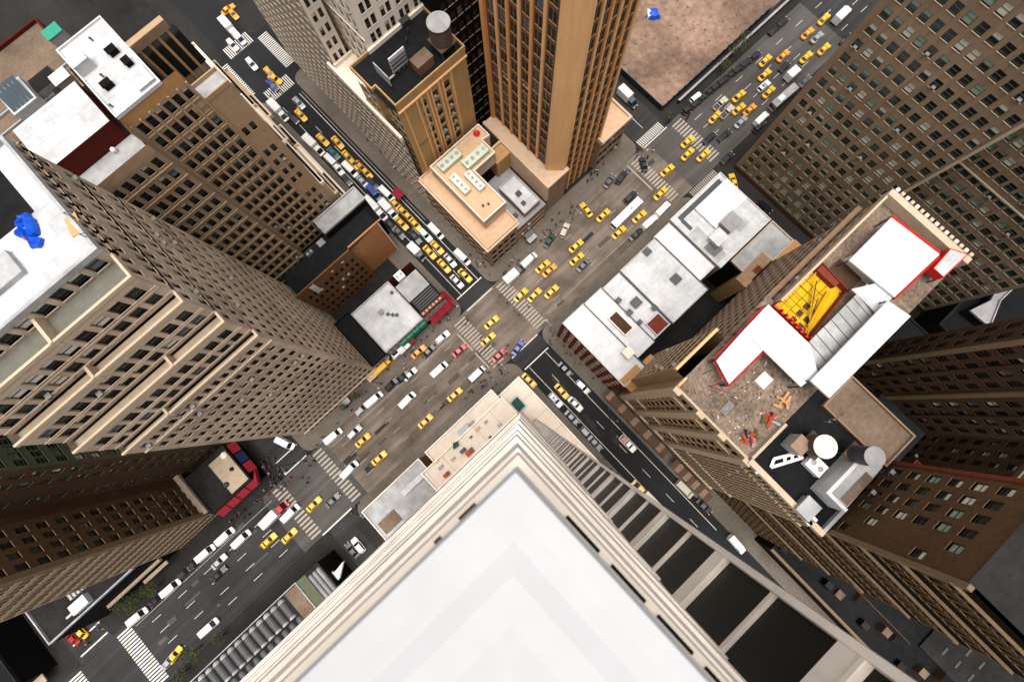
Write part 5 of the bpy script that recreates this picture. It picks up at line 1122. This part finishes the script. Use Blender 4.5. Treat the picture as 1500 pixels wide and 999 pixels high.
bx = MB(); bx.box(-3.7,.8,-1.2,1.2,.75,3.3,'van_white'); KIND['truck'][0].append(('cargo_box', bx, 'white'))
bx = MB()
for s in (-1.05, 1.05): bx.box(-3.7,.78,s-.06,s+.06,3.3,3.34,'roof_pale')
for k in range(5): bx.box(-3.5+1.05*k,-3.46+1.05*k,-1.0,1.0,3.3,3.325,'roof_pale')
KIND['truck'][0].append(('roof_ribs', bx, False))
bx = MB(); bx.box(-3.4,-.9,-.75,.75,3.1,3.38,'van_white'); KIND['bus'][0].append(('roof_unit', bx, False))
bx = MB(); bx.box(1.0,1.9,-.4,.4,3.1,3.2,'roof_pale'); KIND['bus'][0].append(('roof_hatch', bx, False))
SIGN = MB().box(-.62,-.42,-.32,.32,1.48,1.66,'sign_light').mesh('roof_sign')
PMESH = {}
for k, (parts, wh, wr) in KIND.items():
    PMESH[k] = [(n, b.mesh(n), c) for n, b, c in parts]
WHEEL = {k: wheel_mesh(v[2]) for k, v in KIND.items()}
TC = MB().box(-.55,.55,-.28,.28,0,.01,'van_white')
def vehicle(kind, name, col, u, v, ang, label, cat, group=None, cargo=None, sx=1.0):
    """ang in degrees in the street grid: 0 faces up the avenue, 90 up the side street"""
    zt = {'sedan':1.1,'suv':1.3,'van':1.7,'pickup':1.2,'truck':2.6,'bus':2.6}[kind]
    x, y = un(u, v, zt); a = math.radians(ang + rnd.uniform(-3,3))
    r = newob(name, None, None, (x,y,.008), a); tag(r, label, cat, group)
    for n, me, c in PMESH[kind]:
        o = newob(n, me, r)
        if sx != 1 : o.scale = (sx,1,1)
        if c:
            o.material_slots[0].link = 'OBJECT'; o.material_slots[0].material = M[(cargo or 'van_white') if c == 'white' else col]
    for wx, wy in KIND[kind][1]:
        for s in (-1, 1): newob('wheel', WHEEL[kind], r, (wx*sx, s*wy, KIND[kind][2]))
    if name == 'taxi': newob('roof_sign', SIGN, r)
    return r
TX = [  # u, v, heading, what sets it apart
 (859,307,80,'turning at the kerb in front of the orange tower'),(884,315,0,'just ahead of the long white bus, in the next lane'),(937,317,0,'between the long white bus and the two white vans'),
 (907,340,0,'at the rear corner of the long white bus'),(844,360,0,'upper one of the pair in mid avenue'),(845,379,0,'lower one of the pair in mid avenue, beside a dark grey saloon'),
 (795,390,0,'left one of two nose to tail by the white box truck'),(805,396,0,'right one of two nose to tail by the white box truck'),(763,432,0,'leftmost at the zebra bars above the main crossing'),
 (783,432,0,'second from the left at the zebra bars above the main crossing'),(808,427,0,'rightmost at the zebra bars above the main crossing'),(720,472,0,'alone in the middle of the main crossing'),
 (715,497,0,'on the lower zebra bars of the main crossing'),(968,283,0,'waiting below the second crossing beside the bus'),(978,249,0,'inside the second crossing near the long zebra'),
 (1008,207,0,'topmost of three leaving the second crossing'),(1008,225,0,'middle of three leaving the second crossing'),(1031,227,0,'rightmost of three leaving the second crossing'),
 (1048,171,0,'alone left of the pale pickup above the second crossing'),(1083,140,0,'upper of three beside the pale pickup'),(1083,159,0,'middle of three beside the pale pickup'),(1099,160,0,'right of three beside the pale pickup'),
 (1127,134,0,'behind the white police car'),(1122,88,0,'left of a pair beside the vacant lot'),(1148,81,0,'right of a pair beside the vacant lot'),(1182,83,0,'alone in the middle of the upper avenue'),
 (1208,71,0,'next to the brown brick tower in the upper avenue'),(1121,109,0,'just left of the white police car'),(1208,27,0,'behind the white truck at the top edge'),(1184,48,0,'in the faded crossing at the top of the avenue'),
 (666,578,0,'beside the pavement crowd at the beige tower'),(623,617,0,'passing the avenue terrace of the beige tower'),(531,645,0,'left of the painted bicycle mark, by a silver car'),(555,671,0,'on the dark patch right of the white van near the third crossing'),
 (459,739,0,'inside the third crossing beside a dark saloon'),(423,785,0,'right of two below the third crossing'),(393,792,0,'left of two below the third crossing'),
 (255,960,10,'under the trees by the vaulted roof'),(116,925,100,'beside a red car at the bottom left stop line'),
 (823,573,-90,'on the black side street beside the police car'),(775,557,-90,'parked at the beige corner of the black side street'),(1075,265,60,'at the far corner of the white roof row'),
 (472,204,-90,'left of a pair high up the crowded side street'),(494,208,-90,'right of a pair high up the crowded side street'),(509,229,-90,'rear one of two in file beside the white delivery van'),(517,238,-90,'front one of two in file beside the white delivery van'),
 (528,244,-90,'in the right lane above the blue truck'),(536,252,-90,'in the right lane directly above the blue truck'),(579,299,-90,'beside the red canopy, rear one of two'),(590,309,-90,'beside the red canopy, front one of two'),
 (588,327,-90,'left of two abreast in mid side street'),(598,317,-90,'rear one in the right lane in mid side street'),(608,328,-90,'front one in the right lane in mid side street'),
 (629,369,-90,'left of two abreast by the narrow white truck'),(640,362,-90,'right of two abreast by the narrow white truck'),(650,389,-90,'second from the stop line above the main crossing'),(681,403,-90,'first at the stop line above the main crossing'),
 (440,168,-90,'beside the long white box truck high up the side street'),(394,106,-90,'at the far end of the side street by a white car'),(402,115,-75,'turning onto the far crossing of the side street'),(333,13,0,'at the top left edge beyond the far crossing')]
for i, (u, v, a, lb) in enumerate(TX):
    vehicle('sedan', 'taxi', 'taxi_orange' if i in (7,21,24,29,46,58,60) else 'taxi_yellow', u, v, a, 'yellow taxi '+lb, 'taxi', 'yellow taxis in the traffic')
VH = [ # kind, name, colour, u, v, heading, label, category, (cargo, stretch)
 ('bus','bus','van_white',919,311,0,'long white bus on the avenue below the orange tower','bus'),
 ('van','van','van_white',972,305,0,'white van, upper of two in file beside the white roofs','van'),('van','van','van_white',953,324,0,'white van, lower of two in file beside the white roofs','van'),
 ('truck','box_truck','car_black',754,400,0,'white box truck with black cab at the crossing corner under the podium','truck'),('van','van','van_white',775,380,0,'white van just ahead of the box truck at the podium corner','van'),
 ('suv','car','pale_gold',827,337,25,'pale cream car angled to the kerb by the podium','car'),('sedan','car','car_green',805,352,15,'dark green saloon by the podium kerb','car'),
 ('suv','car','car_black',924,288,0,'black car beside the long white bus','car'),('sedan','car','car_black',932,343,0,'black car between the white vans and the white roofs','car'),('sedan','car','car_grey',855,388,0,'dark grey saloon beside two taxis in mid avenue','car'),
 ('suv','car','car_black',911,259,10,'black car by the kerb below the orange tower','car'),('sedan','car','car_black',943,240,60,'black saloon at the corner of the second crossing','car'),('sedan','car','car_grey',893,265,10,'grey car parked under the orange tower','car'),
 ('pickup','pickup','pale_gold',1056,151,0,'pale pickup, left one of two side by side in the upper avenue','pickup'),('pickup','pickup','pale_gold',1066,163,0,'pale pickup, right one of two side by side in the upper avenue','pickup'),
 ('sedan','car','car_silver',1086,178,0,'silver saloon below three taxis in the upper avenue','car'),('sedan','car','car_black',1040,202,0,'black saloon right of the three taxis at the second crossing','car'),('sedan','car','car_black',1062,198,0,'black saloon further right in the dark patch of the second crossing','car'),
 ('sedan','car','car_black',1066,231,0,'black car at the kerb below the brown brick tower corner','car'),('van','van','van_white',1117,172,0,'small white van at the kerb by the brown brick tower','van'),('suv','car','car_black',1113,184,0,'black car parked behind the small white van','car'),
 ('bus','coach','roof_pale',1150,140,0,'long pale grey coach alongside the brown brick tower','bus'),('suv','police_car','van_white',1120,125,0,'white car with blue markings among taxis in the upper avenue','police car'),
 ('truck','box_truck','car_black',1166,103,0,'short white box truck with a black cab in the upper avenue','truck'),('sedan','car','car_black',1150,97,0,'black saloon left of the short white box truck','car'),('sedan','car','car_grey',1180,118,0,'grey car beside the coach at the tower kerb','car'),
 ('sedan','car','car_black',1241,57,0,'black car on the pavement side near the top of the avenue','car'),('truck','box_truck','van_white',1238,17,0,'long white box truck at the top edge of the avenue','truck'),('sedan','car','car_silver',1198,54,0,'silver car beside the orange taxi in the faded crossing','car'),
 ('suv','car','car_black',1147,32,0,'black car by the lot kerb under the site netting','car'),('sedan','car','car_black',1136,42,0,'second black car by the lot kerb under the site netting','car'),('suv','van','van_white',1020,142,0,'white van behind the lot wall','van'),
 ('truck','box_truck','car_grey',921,140,-90,'white box truck with grey cab on the second side street','truck'),
 ('van','van','van_white',643,541,0,'white van alone left of the main crossing','van'),('suv','car','van_white',648,494,0,'white car by the red and green shop awnings','car'),('van','van','car_silver',699,547,0,'silver-white van with dark cab by the corner crowd','van'),
 ('sedan','car','car_red',673,513,0,'red saloon at the stop line left of the main crossing','car'),('sedan','car','car_red',731,520,0,'red car by the lower zebra bars of the main crossing','car'),('van','van','van_white',596,586,0,'white van in mid avenue left of the crossing','van'),
 ('van','van','van_white',547,585,0,'white van parked by the left tower pavement','van'),('suv','car','car_silver',530,599,0,'silver car parked below the white van at the left tower','car'),('van','van','van_white',487,639,0,'white van near the third crossing zebra','van'),
 ('suv','car','car_silver',519,633,0,'silver car beside a taxi near the third crossing','car'),('van','van','van_white',511,688,0,'white van inside the third crossing','van'),('sedan','car','car_grey',487,733,0,'dark saloon right of the taxi in the third crossing','car'),
 ('truck','box_truck','car_red',400,754,0,'white box truck with bright red cab at the third crossing','truck'),('van','van','van_white',424,752,0,'white van tucked beside the red-cab truck','van'),
 ('truck','food_truck','taxi_yellow',561,534,0,'yellow food truck at the shop kerb','truck'),('truck','box_truck','van_white',586,511,0,'white truck ahead of the yellow food truck','truck'),
 ('sedan','car','taxi_orange',613,515,0,'orange car beside the white truck by the shop awnings','car'),('sedan','car','car_black',628,514,0,'black car ahead of the orange car by the shop awnings','car'),
 ('sedan','car','car_black',590,552,0,'black car parked left of the yellow food truck','car'),('suv','car','car_black',573,563,0,'black car parked further left of the yellow food truck','car'),('sedan','car','car_silver',601,548,0,'silver car at the kerb below the yellow food truck','car'),
 ('van','van','van_white',416,649,-70,'white van standing in the third side street','van'),('sedan','car','car_blue',759,509,10,'dark blue car crossing in front of the black side street','car'),
 ('suv','police_car','van_white',814,586,-90,'white police car with blue roof on the black side street','police car'),('sedan','car','van_white',843,592,-90,'white saloon behind the taxi on the black side street','car'),
 ('suv','car','car_silver',854,567,-90,'silver car at the right kerb of the black side street','car'),('sedan','car','car_black',828,541,-90,'black car at the right kerb near the stop line','car'),
 ('sedan','car','car_black',838,612,-90,'black car parked left, first below the police car','car'),('suv','car','car_black',860,636,-90,'black car parked left, second below the police car','car'),('sedan','car','car_grey',872,649,-90,'dark grey car parked left, third below the police car','car'),
 ('van','van','pale_gold',1004,717,-90,'pale olive van on the right side of the black side street','van'),('pickup','pickup','van_white',920,650,-90,'white pickup with red load on the black side street','pickup'),
 ('truck','box_truck','taxi_yellow',948,727,90,'long cream truck with yellow cab beside the beige tower','truck'),('truck','box_truck','van_white',990,772,90,'white truck behind the yellow-cab truck','truck'),
 ('van','van','van_white',1081,798,-90,'white van alone low on the black side street','van'),('sedan','car','car_black',1032,742,-90,'black car parked right of the pale olive van','car'),
 ('van','van','van_white',512,247,-90,'white delivery van between taxi files high up the side street','van'),('van','van','van_white',486,236,-90,'white van by the ornate ledges, rear one of two','van'),('suv','car','van_white',495,247,-90,'white car by the ornate ledges, front one of two','car'),
 ('truck','box_truck','van_white',458,211,-90,'white box truck by the ornate ledges','truck'),('van','truck','car_blue',547,281,-90,'bright blue truck in the middle of the side street','truck'),
 ('van','van','van_white',566,283,-90,'white truck right of the bright blue truck','van'),('truck','box_truck','van_white',568,305,-90,'white box truck in the middle lane below the blue truck','truck'),('truck','box_truck','van_white',549,304,-90,'long white truck along the black roof','truck'),
 ('suv','car','van_white',623,344,-90,'white car between taxis in the middle of the side street','car'),('van','van','van_white',638,338,-90,'white truck by the podium kerb of the side street','van'),('sedan','car','car_black',608,347,-90,'black car left of the white car in mid side street','car'),
 ('sedan','car','car_grey',584,340,-90,'dark grey car along the blank brick wall','car'),('truck','box_truck','car_grey',610,368,-90,'narrow white truck beside the two abreast taxis','truck'),
 ('sedan','car','car_silver',659,381,-90,'silver saloon by the kerb near the stop line of the crowded street','car'),('sedan','car','car_silver',669,412,-90,'small silver car at the stop line of the crowded street','car'),
 ('van','van','van_white',677,376,-90,'white van on the podium pavement corner','van'),
 ('sedan','car','car_teal',488,224,-90,'teal car between the two taxi pairs','car'),('sedan','car','car_black',573,330,-90,'black car along the blank brick wall, further up','car'),('sedan','car','car_silver',531,266,-90,'silver car left of the blue truck','car'),
 ('suv','car','car_black',545,268,-90,'black car above the blue truck','car'),('sedan','car','car_black',506,262,-90,'black car at the end of the ornate ledges','car'),
 ('suv','car','van_white',368,93,-90,'white car alone on the far dark junction','car'),('truck','box_truck','van_white',406,160,-90,'large white box truck at the foot of the far zebra','truck'),('sedan','car','car_blue',398,124,-90,'blue car by the far zebra','car'),
 ('truck','box_truck','van_white',334,38,-90,'white box truck before the far zebra','truck'),('van','van','van_white',348,53,-90,'white van on the far zebra','van'),('suv','car','van_white',340,65,-90,'small white car beside the van on the far zebra','car'),('sedan','car','taxi_orange',340,19,-90,'orange car above the white box truck at the far end','car'),
 ('sedan','car','car_silver',437,150,-90,'silver car right of the large white box truck','car'),('sedan','car','car_black',428,172,-90,'black car behind the large white box truck','car'),
 ('van','van','van_white',328,786,0,'white van, first parked below the red awnings','van'),('van','van','van_white',352,790,0,'white van in the lane beside the first parked van','van'),('van','van','van_white',299,811,0,'white van, second parked below the red awnings','van'),
 ('sedan','car','car_silver',320,823,0,'silver-grey saloon in mid avenue at the lower left','car'),('sedan','car','car_black',320,841,0,'black saloon beside the silver-grey one at the lower left','car'),('van','van','van_white',248,862,0,'white van parked by the dark trees','van'),
 ('van','van','van_white',199,904,0,'white van parked at the bottom left zebra','van'),('van','van','van_white',304,920,0,'white van with dark windows by the vaulted roof','van'),('sedan','car','car_silver',246,969,10,'silver car at the bottom left corner kerb','car'),
 ('sedan','car','car_red',104,934,100,'dark red car beside the taxi at the bottom left stop line','car'),('suv','car','car_black',270,838,0,'black car parked between two white vans at the lower left','car'),('sedan','car','car_black',229,878,0,'black car parked between the white vans by the dark trees','car'),
 ('sedan','car','car_black',283,826,0,'black saloon parked behind the second white van','car'),('sedan','car','car_grey',515,806,90,'white-roofed dark car in the lane by the white sheeting','car'),('suv','car','van_white',524,799,90,'white car in the lane by the white sheeting','car'),
 ('sedan','car','van_white',1167,359,-90,'white car with blue roof on the second side street beyond the white roofs','car'),('sedan','car','car_black',1121,302,-90,'black car on the dark second side street','car'),
]
BIG = {400:('van_white',1.15),754:('van_white',1.0),561:('taxi_yellow',.9),948:('pale_gold',1.35),990:('van_white',1.35),549:('van_white',1.15),406:('van_white',1.0),610:('van_white',.8),568:('van_white',.85),1166:('van_white',.85),586:('van_white',.8),1150:(None,.85),1020:(None,.9)}
for k, n, c, u, v, a, lb, cat in VH:
    cg, sx = BIG.get(u, (None, 1.0))
    r = vehicle(k, n, c, u, v, a, lb, cat, 'traffic on the roads', cg, sx)
    if n == 'police_car':
        newob('light_bar', MB().box(-.3,-.05,-.55,.55,1.81,1.93,'car_blue').mesh('light_bar'), r)
        newob('roof_mark', MB().box(-1.2,-.5,-.45,.45,1.805,1.815,'car_blue').mesh('roof_mark'), r)
    if v == 359 or v == 650: newob('roof_load', MB().box(-2.3,-.9,-.6,.6,1.08,1.4,'car_red' if v == 650 else 'car_blue').mesh('roof_load'), r)
# cars parked nose to tail along the lot kerb
PK = [(1030,142),(1060,117),(1020,150),(1040,133),(1050,125),(1009,158),(1071,108),(1082,100),(1094,91),(1106,82)]
for i, (u, v) in enumerate(PK): vehicle('suv' if i % 3 else 'sedan', 'car', 'car_black', u, v, 0, 'black car, %s from the crossing in the row along the vacant lot' % ('third','sixth','second','fourth','fifth','first','seventh','eighth','ninth','tenth')[i], 'car', 'black cars parked along the vacant lot')
# ------------------------------------------------------------------ people
def person_mesh(stride, arm):
    V = [(0,0,.95),(0,0,1.2),(0,0,1.42),(0,0,1.53),(.02,0,1.66),(.02,0,1.76),
         (0,.10,.9),(stride*.5,.10,.5),(stride*.55,.10,.08),(stride*.55+.18,.11,.05),
         (0,-.10,.9),(-stride*.35,-.10,.5),(-stride*.75,-.10,.1),(-stride*.75+.17,-.11,.05),
         (0,.22,1.38),(-arm*.3,.27,1.1),(-arm*.2+.12,.26,.86),(0,-.22,1.38),(arm*.3,-.27,1.1),(arm*.35+.12,-.26,.88)]
    E_ = [(0,1),(1,2),(2,3),(3,4),(4,5),(0,6),(6,7),(7,8),(8,9),(0,10),(10,11),(11,12),(12,13),(2,14),(14,15),(15,16),(2,17),(17,18),(18,19)]
    rad = [.15,.145,.13,.06,.105,.07,.10,.075,.05,.05,.10,.075,.05,.05,.075,.05,.045,.075,.05,.045]
    me = bpy.data.meshes.new('body'); me.from_pydata(V, E_, []); o = bpy.data.objects.new('tmp', me); LINK(o)
    md = o.modifiers.new('skin', 'SKIN'); md.use_smooth_shade = True
    for i, s in enumerate(me.skin_vertices[0].data): s.radius = (rad[i], rad[i]*(1.25 if i in (1,2) else 1)); s.use_root = i == 0
    dg = bpy.context.evaluated_depsgraph_get(); m2 = bpy.data.meshes.new_from_object(o.evaluated_get(dg)); bpy.data.objects.remove(o)
    m2.materials.clear()
    for n in ('denim','cloth_black','skin','hair'): m2.materials.append(M[n])
    for p in m2.polygons:
        c = p.center; p.material_index = 0 if c.z < .97 and abs(c.y) < .2 else 3 if c.z > 1.68 or (c.z > 1.58 and c.x < 0) else 2 if c.z > 1.47 or (abs(c.y) > .2 and c.z < .98) else 1
    m2.name = 'body'; return m2
PM = [person_mesh(.0,.0), person_mesh(.34,.25), person_mesh(.26,-.25), person_mesh(.42,.3)]
TOPS = ['cloth_black','cloth_black','cloth_navy','cloth_grey','cloth_white','cloth_tan','cloth_red','cloth_blue']; LEGS = ['denim','cloth_black','cloth_navy','cloth_tan']
LEGN = {'denim':'blue','cloth_black':'black','cloth_navy':'navy','cloth_tan':'tan'}
TOPN = {'cloth_black':'black','cloth_navy':'navy','cloth_grey':'grey','cloth_white':'white','cloth_tan':'tan','cloth_red':'red','cloth_blue':'blue'}
CL = [ # u, v, spread along avenue, spread along street (metres), count, where
 (724,553,5,2.4,26,'in the crowd on the corner below the main crossing'),(700,566,6,1.2,8,'on the pavement beside the beige avenue terrace'),(742,512,2.4,2.4,5,'stepping off the corner beside the red car'),
 (656,462,2.5,1.6,7,'by the red shop awnings at the corner'),(608,505,12,1.4,18,'on the pavement before the green shop awnings'),(706,388,1.2,5,6,'on the pavement by the podium wall'),(790,350,16,1.6,28,'on the pavement before the podium lattice front'),
 (815,500,2,2.6,7,'on the corner by the brick-red shop wall'),(845,535,1.2,6,6,'on the pavement below the white roof row'),(404,690,2.8,5.5,36,'in the crowd on the third crossing corner'),(378,735,9,1.3,16,'on the pavement below the red awnings'),
 (470,650,9,1.4,8,'on the pavement by the foot of the left tower'),(562,560,12,1.3,8,'on the pavement between the left tower and the food truck'),(525,745,2,2,6,'on the corner by the pale grey terrace'),(760,450,3,4,6,'walking over the upper zebra bars'),(698,487,1.4,5,7,'walking over the lower zebra bars'),
 (862,263,9,1.2,13,'on the pavement at the foot of the orange tower'),(945,222,1.6,2.4,5,'at the corner below the long zebra crossing'),(1003,172,2.2,1.6,5,'at the corner of the dark site hoarding'),(900,690,1,9,6,'on the pavement under the beige tower'),(905,620,.9,9,7,'on the pavement under the sand tower'),
 (560,224,.9,12,8,'on the pavement below the tan building'),(672,388,1.2,3,5,'at the podium corner by the silver saloon'),(455,690,3,2,6,'crossing at the third junction'),(404,140,2,1.4,6,'under the far zebra in tan coats'),(150,915,6,1.2,6,'on the dark pavement at the bottom left'),
 (640,690,8,1.2,0,''),(1112,228,.8,5,3,'by the foot of the brown brick tower')]
for u, v, sx_, sy_, n, wh in CL:
    for j in range(n):
        x, y = un(u, v); x += rnd.uniform(-sx_, sx_); y += rnd.uniform(-sy_, sy_)
        onpave = any(a < x < b for a, b, _ in XB) and (y > 31.5 or y < 12.3)
        tp = rnd.choice(TOPS) if 'tan coats' not in wh else 'cloth_tan'
        o = newob('person', PM[j % 4], None, (x, y, .135 if onpave else .013), rnd.choice((0, math.pi, math.pi/2, -math.pi/2))+rnd.uniform(-.4,.4))
        lg = rnd.choice(LEGS)
        for i, m in enumerate((lg, tp, 'skin', 'hair')): o.material_slots[i].link = 'OBJECT'; o.material_slots[i].material = M[m]
        tag(o, '%s top and %s trousers, %s' % (TOPN[tp], LEGN[lg], wh), 'person', 'pedestrians '+wh)
# ------------------------------------------------------------------ trees, lamps, street stalls
def tree(x, y, h, r, label, m1='leaf', m2='leaf_light', n=420):
    t = T('street_tree', label, 'tree', (x,y,.13)); b = MB(); z = .13
    b.lathe(x,y,[(.2,z),(.15,z+h*.3),(.11,z+h*.55)],'bark',8)
    tips = []
    for j in range(6):
        a = j*1.05+rnd.uniform(-.3,.3); q = (x+r*.55*math.cos(a), y+r*.55*math.sin(a), z+h*rnd.uniform(.62,.85)); tips.append(q)
        b.bar((x,y,z+h*rnd.uniform(.35,.5)), q, .05, 'bark', 5)
    t.part('trunk', b); c = MB()
    for j in range(n):
        q = rnd.choice(tips); d = Vector((rnd.gauss(0,1),rnd.gauss(0,1),rnd.gauss(0,.8))).normalized()*r*.52*rnd.random()**.4
        p = Vector(q)+d; a = Vector((rnd.gauss(0,1),rnd.gauss(0,1),rnd.gauss(0,.6))).normalized(); e = a.orthogonal().normalized()*rnd.uniform(.14,.26); f = a.cross(e)*.8
        c.face([p-e, p-f*.6, p+e, p+f*.6], m1 if rnd.random() < .65 else m2)
    t.part('crown', c)
for u, v, h, r, lb in ((200,880,8,3.2,'dark broad tree between the low service building and the avenue'),(176,880,7,2.4,'smaller dark tree left of the broad tree at the lower left'),(222,862,6.5,2.2,'narrow tree right of the broad tree at the lower left'),
        (282,955,7,2.6,'leafy tree over the kerb by the vaulted roof'),(318,936,5,1.6,'small tree beside the white van at the vaulted roof'),(262,990,5,1.8,'tree at the very bottom beside the taxi'),
        (1078,72,7,2.6,'green tree by the vacant lot wall, nearest the top'),(1062,92,5.5,1.8,'light green sapling by the vacant lot wall'),(1092,56,6,2,'bushy tree above the green one at the vacant lot wall'),(985,168,4,1.1,'small shrub at the corner of the site hoarding'),
        (502,596,5,1.2,'thin green tree on the left tower pavement'),(520,580,5,1.1,'second thin tree on the left tower pavement')):
    x, y = un(u, v, 4); tree(x, y, h, r, lb, n=520 if r > 2 else 260)
def lamp(u, v, ang, label):
    x, y = un(u, v); t = T('street_lamp', label, 'street lamp', (x,y,.13), 'street lamps'); a = math.radians(ang)
    t.part('post', MB().lathe(x,y,[(.16,.13),(.11,1),(.08,8.4)],'steel_dark',8)); ex, ey = x+2.2*math.cos(a), y+2.2*math.sin(a)
    t.part('arm', MB().bar((x,y,8.3),(ex,ey,8.8),.05,'metal',6)); t.part('lamp_head', MB().box(ex-.3,ex+.3,ey-.16,ey+.16,8.7,8.86,'roof_pale'))
for u, v, a, lb in ((700,392,-90,'street lamp by the podium corner of the main crossing'),(668,450,-90,'street lamp at the red awning corner'),(838,322,-90,'street lamp at the avenue kerb before the podium'),(930,235,-90,'street lamp at the annex corner of the second crossing'),
        (806,485,90,'street lamp at the white roof corner'),(744,546,90,'street lamp at the beige terrace corner'),(560,612-50,-90,'street lamp by the left tower kerb'),(432,678,-90,'street lamp at the third crossing corner')): lamp(u, v, a, lb)
x, y = un(583,284,3); t = T('red_canopy','faded red canopy over the pavement of the crowded side street','canopy',(x,y,.14)); t.part('roof', MB().rings([[(x-1.2,y-1.6,3.0),(x+1.3,y-1.6,3.2),(x+1.3,y+1.6,3.2),(x-1.2,y+1.6,3.0)],[(x-1.2,y-1.6,3.06),(x+1.3,y-1.6,3.28),(x+1.3,y+1.6,3.28),(x-1.2,y+1.6,3.06)]],'awning_red'))
for s in (-1.5,1.5): t.part('post', MB().bar((x-1.1,y+s,.14),(x-1.1,y+s,3.0),.05,'metal',6))
for u, v, m, lb in ((779,349,'roof_pale','pale newsstand at the kerb before the podium'),(775,343,'cloth_grey','grey vendor stall beside the pale newsstand'),(545,552,'podium_roof','tan vendor stall at the kerb by the left tower'),(505,590,'roof_pale','pale bus shelter roof by the left tower kerb')):
    x, y = un(u, v, 2.5); t = T('street_stall', lb, 'stall', (x,y,.14)); t.part('roof', MB().prism([(x-1.5,y-.8),(x+1.5,y-.8),(x+1.5,y+.8),(x-1.5,y+.8)], 2.4, 2.55, m)); t.part('counter', MB().box(x-1.3,x+1.3,y-.6,y+.6,.14,1.1,'wood'))
    for sx_ in (-1.3,1.3):
        for sy_ in (-.65,.65): t.part('post', MB().bar((x+sx_,y+sy_,.14),(x+sx_,y+sy_,2.4),.04,'metal',5))
